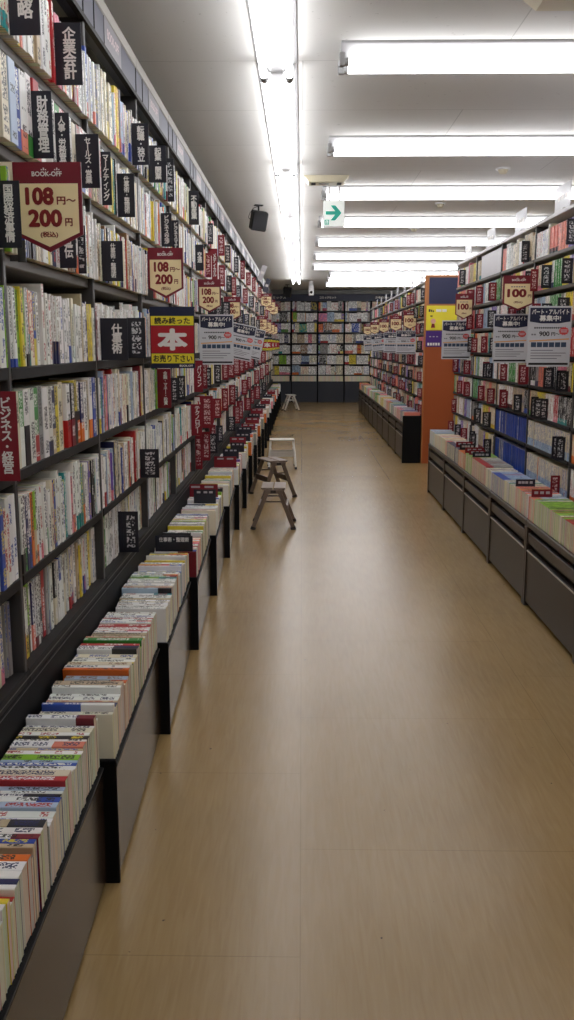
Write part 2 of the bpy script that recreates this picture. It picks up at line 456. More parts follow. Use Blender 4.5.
# pseudo print on header panels
M['headprint'] = glyph_mat('header_print', rgb(186,182,188), rgb(240,240,244), 60, .46, .2, .8, .4)
lu = left_unit()
for i in range(NB):
    o = lu if i == 0 else copy_tree(lu)
    o.location = (0, LB[i], 0)
    tag(o, 'tall dark grey bookshelf bay with slate header strip, %s along the left wall' % ordinal(i+1), 'bookshelf', 'bookshelf bays on the left wall')

def right_unit(bay, endpan=False):
    e = empty('bookshelf')
    ZR = [.562,.767,.953,1.137,1.323,1.512,1.704,1.898]
    MB().box(1.425, 1.70, 0, .02, 0, 2.09, 'unit', .003).build('upright', e)
    MB().box(1.70, 1.712, 0, bay, 0, 2.09, 'back').build('back_panel', e)
    for i, z in enumerate(ZR):
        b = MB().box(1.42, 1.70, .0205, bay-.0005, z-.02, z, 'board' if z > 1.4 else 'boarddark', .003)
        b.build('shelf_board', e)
    MB().box(1.43, 1.70, .0205, bay-.0005, 0, .54, 'black').build('plinth', e)
    MB().box(1.418, 1.72, 0, bay-.001, 2.091, 2.112, 'headwhite', .003).build('top_board', e)
    return e, ZR
RB0 = 8.55; RBAY = .943
ru, ZR = right_unit(RBAY)
RN = [RB0-RBAY*(k+1) for k in range(7)]     # near block bay starts, from its far end towards the camera
for i, y in enumerate(RN):
    o = ru if i == 0 else copy_tree(ru); o.location = (0, y, 0)
    tag(o, 'grey paperback shelf bay right of the aisle, %s counting back from the orange end panel' % ordinal(i+1), 'bookshelf', 'bookshelf bays of the near right block')
FY0 = 10.65
RF = [FY0+.02+RBAY*k for k in range(9)]
for i, y in enumerate(RF):
    o = copy_tree(ru); o.location = (0, y, 0)
    tag(o, 'grey paperback shelf bay beyond the orange end panel, %s from that panel' % ordinal(i+1), 'bookshelf', 'bookshelf bays of the far right block')
# other half of the double-sided blocks: the backs of the shelves of the next aisle
def back_half(y0, y1, label):
    e = empty('bookshelf', (0,0,0))
    MB().box(1.714, 1.726, y0, y1, 0, 2.09, 'back').build('back_panel', e)
    n = int((y1-y0)/.94)
    for k in range(n+1):
        yy = min(y0+k*(y1-y0)/n, y1-.02)
        MB().box(1.727, 2.0, yy, yy+.02, 0, 2.09, 'unit').build('upright', e)
    for z in ZR: MB().box(1.727, 2.0, y0, y1, z-.02, z, 'board').build('shelf_board', e)
    MB().box(1.722, 2.0, y0, y1, 2.091, 2.112, 'headwhite').build('top_board', e)
    tag(e, label, 'bookshelf')
back_half(RN[-1], RB0, 'empty rear side of the near right shelving block facing the next aisle')
back_half(FY0+.02, FY0+9*RBAY, 'empty rear side of the far right shelving block facing the next aisle')

# orange end panel with navy board
e = empty('display_board', (0, FY0, 0))
MB().box(1.41, 2.03, -.03, .015, 0, 2.17, 'orangedge', .004).build('frame', e)
MB().box(1.425, 2.015, -.034, -.0305, 0, 1.47, 'orange').build('lower_panel', e)
MB().box(1.455, 1.985, -.036, -.0305, 1.845, 2.14, 'navypanel').build('navy_board', e)
tag(e, 'tall orange wooden end panel with a navy board at its top', 'display board')
e = empty('notice', (0, FY0-.036, 0))
MB().box(1.43, 1.80, -.003, .0, 1.55, 1.825, 'yellow').build('sheet', e)
t = MB(); 
for (a, b_, c, d) in ((1.455,1.475,1.755,1.785),(1.48,1.495,1.755,1.78),(1.50,1.515,1.752,1.772),(1.475,1.50,1.70,1.715)): t.box(a,b_,-.0035,-.003,c,d,'ink')
for (a, b_, c, d) in ((1.54,1.60,1.755,1.785),(1.61,1.66,1.755,1.785)): t.box(a,b_,-.0035,-.003,c,d,'white')
t.build('print', e)
t = MB(); t.tube((1.51,-.0035,1.65),(1.51,-.003,1.65),.03,'skin',16); t.prism([(1.485,1.575),(1.535,1.575),(1.525,1.622),(1.495,1.622)],1,-.0035,-.003,'crimson'); t.build('drawn_figure', e)
tag(e, 'yellow notice with a small drawn figure on the orange end panel', 'notice')
e = empty('notice', (0, FY0-.036, 0))
MB().box(1.43, 1.80, -.003, .0, 1.36, 1.54, 'purple').build('sheet', e)
t = MB()
for k in range(5): t.box(1.45+.03*k, 1.472+.03*k, -.0035, -.003, 1.375, 1.405, 'white')
for k in range(3): t.box(1.47+.04*k, 1.49+.04*k, -.0035, -.003, 1.47, 1.48, 'headwhite')
t.build('print', e)
tag(e, 'purple notice with white print below the yellow one on the orange panel', 'notice')

# ------------------------------------------------------------------ left floor bins
BINL = BAY
def left_bin():
    e = empty('book_bin')
    # local: y 0..BINL-.006 ; aisle face at x=0 ; wall side x=-.185
    MB().box(-.012, 0, .013, BINL-.008, .02, .318, 'bin', .002).build('front_panel', e)
    MB().box(-.172, .002, 0, .012, .0, .345, 'black', .002).build('end_panel', e)
    b = MB().box(-.014, .002, .0125, BINL-.008, .3185, .3318, 'black', .002)
    b.box(.0021, .0032, .0125, BINL-.008, .326, .329, 'unit'); b.build('rim', e)
    MB().box(-.17, -.0145, .0125, BINL-.008, .31, .332, 'black').build('tray', e)
    MB().box(-.155, -.02, .03, BINL-.02, .0, .0195, 'black').build('kick_plinth', e)
    return e
BSK = math.radians(1.9)
lb = left_bin()
for i in range(NB):
    o = lb if i == 0 else copy_tree(lb)
    o.location = (-.473, LB[i], 0); o.rotation_euler = (0, 0, BSK)
    tag(o, 'low brown book bin with black end board below left shelves, %s from camera' % ordinal(i+1), 'book bin', 'book bins along the left wall')

# right cabinets
def right_cab(bay):
    e = empty('low_cabinet')
    b = MB()
    b.box(1.235, 1.415, 0, bay-.002, .03, .43, 'slot')  # near-black carcass: the shade in the gaps is put into its colour
    b.box(1.20, 1.234, 0, .028, 0, .432, 'binr', .002); b.box(1.20, 1.234, bay-.03, bay-.002, 0, .432, 'binr', .002)
    b.build('body', e)
    MB().box(1.20, 1.41, 0, bay-.002, .4325, .467, 'binr', .003).build('top_rail', e)
    MB().box(1.206, 1.234, .0285, bay-.0305, .345, .402, 'binr', .002).build('drawer_front', e)
    d = MB().box(1.206, 1.234, .0285, bay-.0305, .025, .312, 'door', .002).build('door', e)
    MB().box(1.2015, 1.2057, .032, bay-.034, .302, .3085, 'chrome').build('handle_strip', d)
    return e
rc = right_cab(RBAY)
for i, y in enumerate(RN):
    o = rc if i == 0 else copy_tree(rc); o.location = (0, y-.04, 0)
    tag(o, 'low taupe cabinet with a bright door edge, near right block, %s from its far end' % ordinal(i+1), 'cabinet', 'low cabinets of the near right block')
rcf = []
for i, y in enumerate(RF):
    o = copy_tree(rc); o.location = (.0+(.0 if i != 1 else -.0), y+.0, 0)
    tag(o, 'low taupe cabinet in the far right block, %s beyond the orange end panel' % ordinal(i+1), 'cabinet', 'low cabinets of the far right block')
for y, nm in ((FY0-.0, 'far'),):
    tag(MB().box(1.19, 1.405, y-.02, y+.018, 0, .56, 'black', .003).build('cabinet_end_board'), 'black end board closing the low cabinets beside the orange panel', 'board')

# ------------------------------------------------------------------ far back-wall shelving
BKX = [-.92+.645*k for k in range(7)]
ZB = [.66,.915,1.17,1.425,1.68,1.935,2.19]
BY = 22.28
M['slate'] = mat('plinth_slate', rgb(46,50,60), .55)
def back_unit():
    e = empty('bookshelf')
    MB().box(0, .03, 0, .38, 0, 2.5, 'black').build('upright', e)
    MB().box(.0, .645, .385, .4, 0, 2.5, 'back').build('back_panel', e)
    for z in ZB: MB().box(.0305, .6445, .02, .38, z-.016, z, 'unit').build('shelf_board', e)
    MB().box(.0305, .6445, -.15, .38, 0, .50, 'slate').build('plinth', e)
    MB().box(0, .6445, -.02, .02, 2.42, 2.58, 'navyfascia').build('fascia', e)
    return e
bu = back_unit()
for i, x in enumerate(BKX):
    o = bu if i == 0 else copy_tree(bu); o.location = (x, BY, 0)
    tag(o, 'dark bookshelf bay under a navy header on the end wall, %s from the left corner' % ordinal(i+1), 'bookshelf', 'bookshelf bays on the end wall')
BKO = [o for o in COL.objects if o.parent is None and o.name.startswith('bookshelf') and abs(o.location.y-BY) < .01]
BKO.sort(key=lambda o: o.location.x)
for k, (bi_, tx, dx) in enumerate(((0,'コミックス',.33),(2,'コミックセット',.0+.25),(4,'少年コミック',.3))):
    text(tx, 'white', BKO[bi_], dx, -.0225, 2.50, .40, .06)

# ------------------------------------------------------------------ books
PAL = {
 'white': (240,239,236), 'cream': (226,216,192), 'grey': (150,148,146), 'pale blue': (170,190,212), 'black': (32,30,34), 'red': (178,34,38),
 'orange': (222,110,34), 'yellow': (226,204,60), 'green': (58,140,60), 'lime': (140,190,50), 'blue': (38,70,160), 'navy': (34,38,84),
 'teal': (30,140,140), 'purple': (110,80,170), 'pink': (226,130,150), 'brown': (130,94,60), 'beige': (196,176,144), 'dark red': (120,26,40), 'ivory': (232,226,204), 'salmon': (226,130,110)}
def jc(c, r=R, a=9):
    j = r.uniform(-a, a)
    return rgb(*[max(8, min(250, x+j+r.uniform(-3,3))) for x in PAL[c]])
def pick(r, wts):
    t = r.random()*sum(w for _, w in wts)
    for c, w in wts:
        t -= w
        if t <= 0: return c
    return wts[0][0]
WL = [('white',58),('cream',10),('ivory',6),('grey',4),('pale blue',3),('black',4),('red',3),('orange',2),('yellow',5),('green',1.6),('lime',1.4),('blue',2.6),('navy',2),('teal',1.2),('purple',.8),('pink',1.5),('brown',1.3),('beige',3),('dark red',1)]
WB = [('red',5),('orange',4),('yellow',4),('blue',4),('white',5),('black',3),('navy',3),('teal',1.5),('pink',2),('dark red',2.5),('salmon',2),('green',1.5)]
WI = [('black',7),('navy',3),('red',2),('blue',1.5),('brown',1)]
WR = [('white',30),('cream',12),('beige',12),('yellow',8),('salmon',8),('pink',5),('grey',8),('black',9),('green',3),('blue',3),('pale blue',6),('purple',4),('teal',2),('red',3),('orange',3)]

BOOKS = []   # dict: o(origin) T S H axes, th d h, base band ink bandh, meta
def add_book(o, T, S, H, th, d, h, base, band=None, bandh=0, ink='black', place=None, idx=0, row=None, detail=True):
    BOOKS.append(dict(o=o, T=T, S=S, H=H, th=th, d=d, h=h, base=base, band=band, bandh=bandh, ink=ink, place=place, row=row,
                      c=jc(base), cb=jc(band) if band else jc(base), ci=jc(ink), cp=rgb(*[v+R.uniform(-14,8) for v in (224,215,192)]), seed=R.random()))

def style(r, th):
    base = pick(r, WL)
    if base in ('black','navy','blue','dark red','red','green','brown','purple','teal'): ink = r.choice(['white','white','yellow'])
    else: ink = pick(r, WI)
    band, bh = None, 0
    if r.random() < .24:
        band = pick(r, WB)
        if band == base: band = None
        else: bh = r.uniform(.035, .07)
    return base, band, bh, ink

# index plates (thing) -- filled in together with the rows
def srt(l): return sorted(l, key=lambda a: a[1])
LEFT_PLATES = [
("戦略",2.25,.074,2.114,2.228,"k"),("企業会計",2.66,.074,2.121,2.254,"k"),("財務管理",2.40,.053,1.871,2.011,"k"),("人事・労務管理",2.60,.046,1.870,2.007,"k"),
("セールス・営業",2.84,.073,1.867,2.004,"k"),("マーケティング",3.18,.039,1.882,2.022,"k"),("仕事術・整理術",3.47,.064,1.861,2.004,"k"),("転職・独立",3.79,.070,2.115,2.251,"k"),
("起業・開業",4.19,.080,2.114,2.250,"k"),("",4.73,.040,2.158,2.300,"k"),("不動産業",5.62,.063,2.133,2.288,"k"),("ビジネス交渉",4.50,.055,1.872,2.006,"k"),
("ビジネスマナー",4.89,.036,1.889,2.025,"k"),("交通",5.93,.054,1.876,2.011,"k"),("メディカル",6.98,.047,1.893,2.092,"r"),("国際経済事情",2.08,.057,1.608,1.742,"k"),
("宣伝",2.62,.046,1.603,1.715,"k"),("",2.82,.027,1.618,1.739,"k"),("仕事術・整理術",3.16,.073,1.602,1.731,"k"),("仕事術",3.15,.083,1.335,1.474,"k"),("",3.59,.069,1.353,1.488,"k"),
("ビジネス・経営",1.98,.056,1.073,1.284,"r"),("金融・マネー・投資",4.33,.058,1.072,1.271,"r"),("",4.74,.033,1.077,1.214,"k"),("",5.00,.040,1.079,1.216,"k"),("パソコン",5.79,.050,1.068,1.285,"r"),
("",6.25,.032,1.077,1.275,"r"),("テクノロジー",5.61,.062,.818,1.020,"r"),("",5.85,.049,.643,.800,"r"),("",6.30,.056,.614,.783,"r"),("",6.91,.038,.585,.778,"r"),("",6.13,.081,.844,1.043,"r"),
("",3.80,.076,.811,.948,"k"),("",3.45,.060,.621,.743,"k")]
rp = random.Random(5)
PL = [[] for _ in ZL]
for (t, D, w, z0, z1, c) in LEFT_PLATES:
    i = min(range(7), key=lambda k: abs(ZL[k]+.02-z0)); PL[i].append((D, w, z1-ZL[i], c, t))
for i in range(7):
    y = 6.4 + rp.uniform(0, .5)
    while y < 17:
        if not any(abs(y-p[0]) < .12 for p in PL[i]):
            c = 'r' if rp.random() < .56 else 'k'
            PL[i].append((y, rp.uniform(.04, .075), rp.uniform(.15, .2) if c == 'r' else rp.uniform(.135, .15), c, ''))
        y += rp.uniform(.36, .8)*(1+(y-6)*.2)
    PL[i].sort()
NPLATE = 0
def index_plate(x, y, z, w, h, c, t, inner, sgn, label, group):
    """x: shelf face; sgn +1 = sticks out to +X. Plate lies in the XZ plane, standing on the board between the books."""
    global NPLATE; NPLATE += 1
    e = empty('index_plate', (x, y, z))
    if t:
        MB().box(-inner*sgn, w*sgn, -.0008, .0008, 0, h, 'plateblack' if c == 'k' else 'platered').build('plate', e)
        L = len(t); hh = min(h*.86, L*.034) ; ww = min(w*.55, hh/L*1.1)
        tc = text(t, 'white', e, w*.55*sgn, -.0012, h*.5+.002, ww, hh, True)
    else:
        MB().box(-inner*sgn, 0, -.0008, .0008, 0, h, 'plateblack' if c == 'k' else 'platered').build('plate', e)
        MB().box(0.0001*sgn, w*sgn, -.0009, .0009, 0, h, 'gk' if c == 'k' else 'gr').build('printed_tab', e)
    tag(e, label, 'index plate', group)
    return e
ROWN = ['lowest','second','third','fourth','fifth','sixth','top']
def bay_of(y): return max(0, min(NB-1, int((y-LB[0])/BAY)))
seenlab = {}
def uniq(l):
    seenlab[l] = seenlab.get(l, 0)+1
    return l if seenlab[l] == 1 else None
for i in range(7):
    cnt = {}
    for (y, w, h, c, t) in PL[i]:
        # keep clear of the uprights
        k = bay_of(y)
        if y-LB[k] < .03: y = LB[k]+.03
        col = 'black' if c == 'k' else 'red'
        if t:
            base = '%s index plate reading %s on the %s left shelf' % (col, t, ROWN[i])
            l = base if base not in seenlab else base + ', the one farther along'
            seenlab[base] = 1
        else:
            cnt[c] = cnt.get(c, 0)+1
            l = '%s index plate with unreadable print, %s left shelf, %s such from the camera' % (col, ROWN[i], ordinal(cnt[c]))
        index_plate(-.684 if i else -.70, y, ZL[i]+.0008, w, h, c, t, .09, 1, l, 'index plates on the left shelves')

def pack(y0, y1, plates, thf):
    """yield (start, thickness) of books between y0 and y1 leaving slots at the plates"""
    y = y0; out = []; pl = [p for p in plates if y0-.01 < p < y1+.01]
    while True:
        th = thf()
        nx = min([p for p in pl if p > y-.001], default=None)
        if nx is not None and y+th > nx-.0015:
            rem = nx-.0016-y
            if rem > .006: out.append((y, rem))
            y = nx+.0016; continue
        if y+th > y1:
            rem = y1-y
            if rem > .006: out.append((y, rem-.0005))
            break
        out.append((y, th)); y += th+.0004
    return out

# hand-noted runs of notable books (row, start y, [(base, band, bandh, th)...])
RUNS = {
 (3, 3): [('white','blue',.02,.02)]*3+[('lime',None,0,.018),('yellow',None,0,.02),('lime','white',.05,.012),('white','black',.03,.024),('orange','teal',.08,.024),('white',None,0,.03),('white','navy',.09,.014),('white',None,0,.03),('cream',None,0,.026),('white','yellow',.1,.02),('cream','salmon',.06,.02),('white',None,0,.024),('grey',None,0,.02),('white','red',.09,.016),('yellow','lime',.06,.02),('cream',None,0,.03),('yellow',None,0,.014),('white','purple',.06,.016)],
 (2, 3): [('cream',None,0,.04),('green','white',.1,.014),('white','black',.1,.024),('white',None,0,.022),('green','red',.07,.028),('grey',None,0,.016),('white','black',.0,.03),('white','navy',.04,.016),('navy','beige',.07,.026),('yellow',None,0,.018),('cream',None,0,.03),('beige','orange',.08,.012),('white','red',.08,.022),('black','dark red',.08,.02),('yellow','black',.1,.02),('black','orange',.07,.02),('navy','orange',.06,.022),('white',None,0,.02),('beige',None,0,.018),('white','orange',.06,.018)],
 (1, 3): [('white','black',.05,.02),('white','green',.06,.016),('navy',None,0,.012),('white','blue',.08,.02),('orange','orange',0,.022),('lime','beige',.09,.02),('white',None,0,.03),('white',None,0,.024),('white','orange',.1,.016),('cream',None,0,.026),('cream','yellow',.08,.026),('salmon',None,0,.012),('white','red',.07,.02),('beige','orange',.04,.02),('white',None,0,.03),('teal','green',.05,.012)],
 (0, 3): [('beige','orange',.05,.022),('cream','orange',.1,.02),('white','orange',.07,.024),('white','yellow',.06,.018),('lime','black',.08,.02),('white',None,0,.024),('navy','salmon',.07,.022),('white','dark red',.03,.024),('white',None,0,.024),('black',None,0,.016),('salmon','dark red',.04,.014),('red',None,0,.014),('grey',None,0,.022),('pale blue','blue',.06,.02),('white',None,0,.02),('cream',None,0,.022),('black','cream',.08,.02),('white','blue',.0,.02),('blue','white',.12,.02)],
 (1, 2): [('cream',None,0,.024)]*10+[('white','blue',.1,.024),('pale blue',None,0,.03),('cream','dark red',.06,.05),('white',None,0,.02),('cream','black',.03,.022),('white','red',.08,.03)],
 (5, 2): [('white',None,0,.024)]*12+[('cream',None,0,.05),('beige',None,0,.045)],
 (5, 3): [('cream',None,0,.05),('pale blue',None,0,.03),('blue',None,0,.018),('white','salmon',.05,.016),('white','green',.05,.016),('red',None,0,.01),('white',None,0,.024),('white',None,0,.016)],
 (2, 4): [('white','yellow',.05,.02),('teal','blue',.06,.026),('blue','pale blue',.05,.022),('white','blue',.07,.03),('white',None,0,.02),('orange','beige',.09,.02)],
 (0, 4): [('cream',None,0,.03),('white','black',.12,.03),('pink',None,0,.03),('beige',None,0,.03),('green','green',0,.026)],
}
rr = random.Random(21)
for i, z in enumerate(ZL):
    for k in range(NB):
        ya, yb = LB[k]+.026, LB[k]+BAY-.004
        far = LB[k] > 12
        run = list(RUNS.get((i, k), []))
        if (i, k) in ((1,1),(5,1)): run = run
        big = (k <= 1 and i >= 4)
        st = {'run': run}
        def thf():
            if st['run']:
                return st['run'][0][3]
            t = rr.choice([.011,.013,.015,.017,.019,.021,.024,.028]) * rr.uniform(.9, 1.1)
            return t*1.5 if far else t
        ser = 0; sstyle = None; hh = .188
        for n, (y, th) in enumerate(pack(ya, yb, [p[0] if p[0]-LB[bay_of(p[0])] >= .03 else LB[bay_of(p[0])]+.03 for p in PL[i]], thf)):
            if st['run'] and th > .7*st['run'][0][3]:
                b_, bd, bh, _ = st['run'].pop(0); ink = 'white' if b_ in ('black','navy','blue','red','green','dark red') else 'black'
                if bd == b_: bd = None
                h = .188+rr.uniform(-.004,.006)
            else:
                if ser <= 0:
                    ser = rr.choice([1,1,1,1,1,2,3]); sstyle = style(rr, th)
                    hh = rr.choice([.188,.188,.188,.182,.194,.210,.173] + ([.21,.22] if i == 6 else []))
                ser -= 1
                b_, bd, bh, ink = sstyle; h = hh + rr.uniform(-.002,.002)
            if rr.random() < .012 and not st['run']: continue
            fx = XF[i]+rr.uniform(-.004,.004)
            if rr.random() < .06: fx -= .01
            add_book((fx, y, z+.0006), (0,1,0), (1,0,0), (0,0,1), th, .13 if h < .2 else .148, h, b_, bd, bh, ink,
                     ('L', i, k, n), row=('L', i, k))

# left bins: books standing spine up
BINPL = {}
def bin_plate(k, y, w, h, c, t, lab, dx=-.02, tilt=0):
    # landscape index plate standing crosswise between the spine-up books
    x1 = -.473+(y-LB[k])*-math.tan(BSK)+dx
    e = empty('index_plate', (x1, y, .333)); 
    MB().box(-w, 0, -.0008, .0008, 0, h-.034, 'plateblack' if c == 'k' else 'platered').build('plate', e)
    if t:
        MB().box(-w, 0, -.0009, .0009, h-.0339, h, 'plateblack' if c == 'k' else 'platered').build('printed_tab', e)
        text(t, 'white', e, -w/2, -.0012, h-.018, w*.8, .022)
    else:
        MB().box(-w, 0, -.0009, .0009, h-.0339, h, 'plateblack' if c == 'k' else 'platered').build('printed_tab', e)
        text('■ ■' if c == 'r' else '■  ■ ■', 'headwhite', e, -w/2, -.0012, h-.017, w*.72, .012)
    tag(e, lab, 'index plate', 'index plates in the left bins'); BINPL.setdefault(k, []).append(y)
bps = [(3.96,.17,.20,'k','仕事術・整理術'),(5.22,.13,.215,'k',''),(5.42,.19,.215,'r',''),(6.8,.17,.215,'r',''),(7.3,.13,.22,'k',''),(7.75,.12,.22,'k',''),(8.3,.15,.21,'r',''),(8.7,.15,.21,'k',''),(9.3,.15,.215,'k',''),(9.75,.15,.21,'r',''),(10.5,.16,.215,'r',''),(11.2,.15,.21,'k',''),(12.0,.16,.215,'r',''),(13.0,.15,.21,'k',''),(14.2,.15,.21,'r',''),(15.6,.15,.21,'k',''),(17.,.15,.21,'r','')]
cc = {}
for (y, w, h, c, t) in bps:
    k = bay_of(y); cc[c] = cc.get(c, 0)+1; y = max(y, LB[k]+.03)
    bin_plate(k, y, w, h, c, t, '%s landscape index plate in the left bins, %s of its colour from the camera' % ('black' if c == 'k' else 'red', ordinal(cc[c])))
for k in range(NB):
    ya, yb = LB[k]+.014, LB[k]+BAY-.012
    far = LB[k] > 12
    st = {}
    def thf():
        t = rr.choice([.012,.014,.016,.018,.02,.023,.028]) * rr.uniform(.9,1.1)
        return t*1.4 if far else t
    ser = 0; dd = .148
    cs, sn = math.cos(BSK), math.sin(BSK)
    for n, (y, th) in enumerate(pack(ya, yb, BINPL.get(k, []), thf)):
        if ser <= 0: ser = rr.choice([1,1,2,2,3,5]); dd = rr.choice([.128,.130,.132,.135,.148,.150]); hh = rr.choice([.182,.186,.176,.186,.19]) if dd < .14 else rr.choice([.186,.19])
        ser -= 1
        b_, bd, bh, ink = style(rr, th)
        ox = -.473-(y-LB[k])*sn/cs-.004-rr.uniform(0,.004)
        h = min(hh + rr.uniform(-.002,.002), ox+.676)
        add_book((ox, y, .333+dd), (0,1,0), (0,0,1), (-1,0,0), th, dd, h, b_, bd, bh*1.2, ink, ('B', 0, k, n), row=('B', 0, k))

# right rows (paperbacks): bay list with start
rq = random.Random(77)
RPL = {}
def right_rows(starts, block):
    for bi, y0 in enumerate(starts):
        for i, z in enumerate(ZR):
            ya, yb = y0+.024, y0+RBAY-.004
            # index plates
            pls = []
            want = {'N': 3, 'F': 2}[block]
            if block == 'N' and bi > 4: want = 0
            if block == 'F' and bi > 3: want = 1
            if block == 'F' and bi > 6: want = 0
            if block == 'N' and i == 7: want = 1
            yy = ya+rq.uniform(.04,.2)
            while len(pls) < want and yy < yb-.03:
                if rq.random() < .8: pls.append(yy)
                yy += rq.choice([.05,.06,.25,.3,.4])*rq.uniform(.9,1.2)
            run = 0; cfg = None; blank = False
            fam = {'N': {}, 'F': {}}[block]
            forced = None
            if block == 'N' and i in (0,1) and bi == 2: forced = ('blue', None, 0, 'navy')
            if block == 'N' and i in (0,1) and bi == 3: forced = ('cream', 'pale blue', .045, 'blue')
            if block == 'N' and i == 1 and bi == 4: forced = ('cream', 'orange', .04, 'salmon')
            if block == 'N' and i == 7 and bi == 1: pls = []
            if forced: pls = [p for p in pls if (p-ya) < .16]
            RPL[(block, bi, i)] = pls
            def thf():
                return rq.uniform(.009,.017)*(1.5 if block == 'F' else 1)
            for n, (y, th) in enumerate(pack(ya, yb, pls, thf)):
                if run <= 0:
                    run = rq.choice([3,6,9,14]); base = pick(rq, WR)
                    band = pick(rq, WB) if rq.random() < .25 else None
                    if band == base: band = None
                    ink = 'white' if base in ('black','blue','green','teal','purple','red') else pick(rq, WI)
                    cfg = (base, band, .03 if band else 0, ink); hh = rq.choice([.150,.151,.150,.174 if i in (0,7) else .152])
                run -= 1
                c = cfg
                if forced and rq.random() < .93: c = forced; hh = .151
                if i == 7 and block == 'N' and bi == 1 and y < ya+.75: continue
                add_book((1.428+rq.uniform(0,.006), y+th, z+.0006), (0,-1,0), (-1,0,0), (0,0,1), th, .106, hh+rq.uniform(-.001,.001), c[0], c[1], c[2], c[3], ('R'+block, i, bi, n), row=('R'+block, i, bi))
right_rows(RN, 'N'); right_rows(RF, 'F')
# plain white sheet covering the top row in the second bay of the near right block
tag(MB().box(1.424, 1.4265, RN[1]+.03, RN[1]+.74, 1.90, 2.07, 'headwhite').build('cover_sheet'), 'plain white sheet covering the top right shelf near the orange panel', 'sheet')
cnt = {}
for (block, bi, i), pls in RPL.items():
    for y in pls:
        c = 'r' if rq.random() < .5 else 'k'
        key = (block, i, bi, c); cnt[key] = cnt.get(key, 0)+1
        lab = '%s index plate, %s shelf up, %s bay %s the orange panel%s' % ('black' if c == 'k' else 'red', ordinal(i+1), ordinal(bi+1), 'before' if block == 'N' else 'behind', '' if cnt[key] == 1 else ', %s such' % ordinal(cnt[key]))
        index_plate(1.428, y, ZR[i]+.0008, rq.uniform(.04,.058), rq.uniform(.105,.125) if i not in (6,7) else .13, c, '', .09, -1, lab, 'index plates on the right shelves')

# right cabinet tops: spine-up paperbacks
TPL = []
for j, (y, w_, c_) in enumerate(((4.74,.11,'r'),(5.1,.11,'k'),(6.42,.13,'k'),(6.56,.12,'r'),(6.72,.14,'r'),(6.95,.12,'k'),(7.12,.13,'r'))):
    TPL.append(y)
    e = empty('index_plate', (1.222, y, .4678))
    MB().box(0, w_, -.0008, .0008, 0, .125, 'plateblack' if c_ == 'k' else 'platered').build('plate', e)
    MB().box(0, w_, -.0009, .0009, .1251, .162, 'plateblack' if c_ == 'k' else 'platered').build('printed_tab', e)
    text('■ ■ ■' if c_ == 'r' else '■■■ ■', 'headwhite', e, w_/2, -.0012, .144, w_*.74, .014)
    tag(e, '%s landscape index plate standing among books on right cabinets, %s from the camera' % ('black' if c_ == 'k' else 'red', ordinal(j+1)), 'index plate', 'index plates on the right cabinets')
for block, starts in (('N', RN), ('F', RF)):
    for bi, y0 in enumerate(starts):
        ya, yb = y0+.0, y0+RBAY-.012
        if block == 'F' and bi == 0: ya += .03
        run = 0; y = ya; n = 0
        while True:
            if run <= 0:
                run = rq.choice([12,18,26,34]); base = pick(rq, [('white',7),('cream',5),('pink',1),('yellow',2),('purple',1.5),('green',2),('lime',1.5),('teal',1),('pale blue',2),('blue',1),('grey',1),('salmon',1)])
                band = pick(rq, WB) if rq.random() < .4 else None
                if band == base: band = None
                dd = rq.choice([.118,.122,.128]); ink = pick(rq, WI); ln = rq.choice([.172,.18,.188])
                y += .004
            th = rq.uniform(.010,.019)
            for py_ in TPL:
                if block == 'N' and y < py_+.002 and y+th > py_-.002: y = py_+.0022
            if y+th > yb: break
            run -= 1
            b2 = base if rq.random() < .75 else pick(rq, WR)
            add_book((1.212+rq.uniform(0,.0008), y, .4676+dd), (0,1,0), (0,0,1), (1,0,0), th, dd, ln+rq.uniform(-.002,.002), b2, band, .05, ink, ('T'+block, 0, bi, n), row=('T'+block, 0, bi))
            y += th+.0004; n += 1
# back wall rows
for k, x in enumerate(BKX):
    for i, z in enumerate(ZB):
        xx = x+.034; n = 0; run = 0
        while xx < x+.62:
            th = rq.uniform(.014,.026)
            if run <= 0: run = rq.choice([1,2,5,9]); cf = style(rq, th); hh = rq.choice([.195,.205,.21,.222])
            run -= 1
            add_book((xx, BY+.03, z+.0006), (1,0,0), (0,-1,0), (0,0,1), th, .13, hh, cf[0], cf[1], cf[2], cf[3], ('W', i, k, n), row=('W', i, k))
            xx += th+.0005; n += 1

    xx = x+.034; n = 0
    while xx < x+.61:
        th = rq.uniform(.016,.03)
        add_book((xx, BY-.14, .5006+.13), (1,0,0), (0,0,1), (0,1,0), th, .13, .155, rq.choice(['white','white','cream','ivory']), None, 0, 'black', ('W', 9, k, n), row=('W', 9, k))
        xx += th+.0005; n += 1

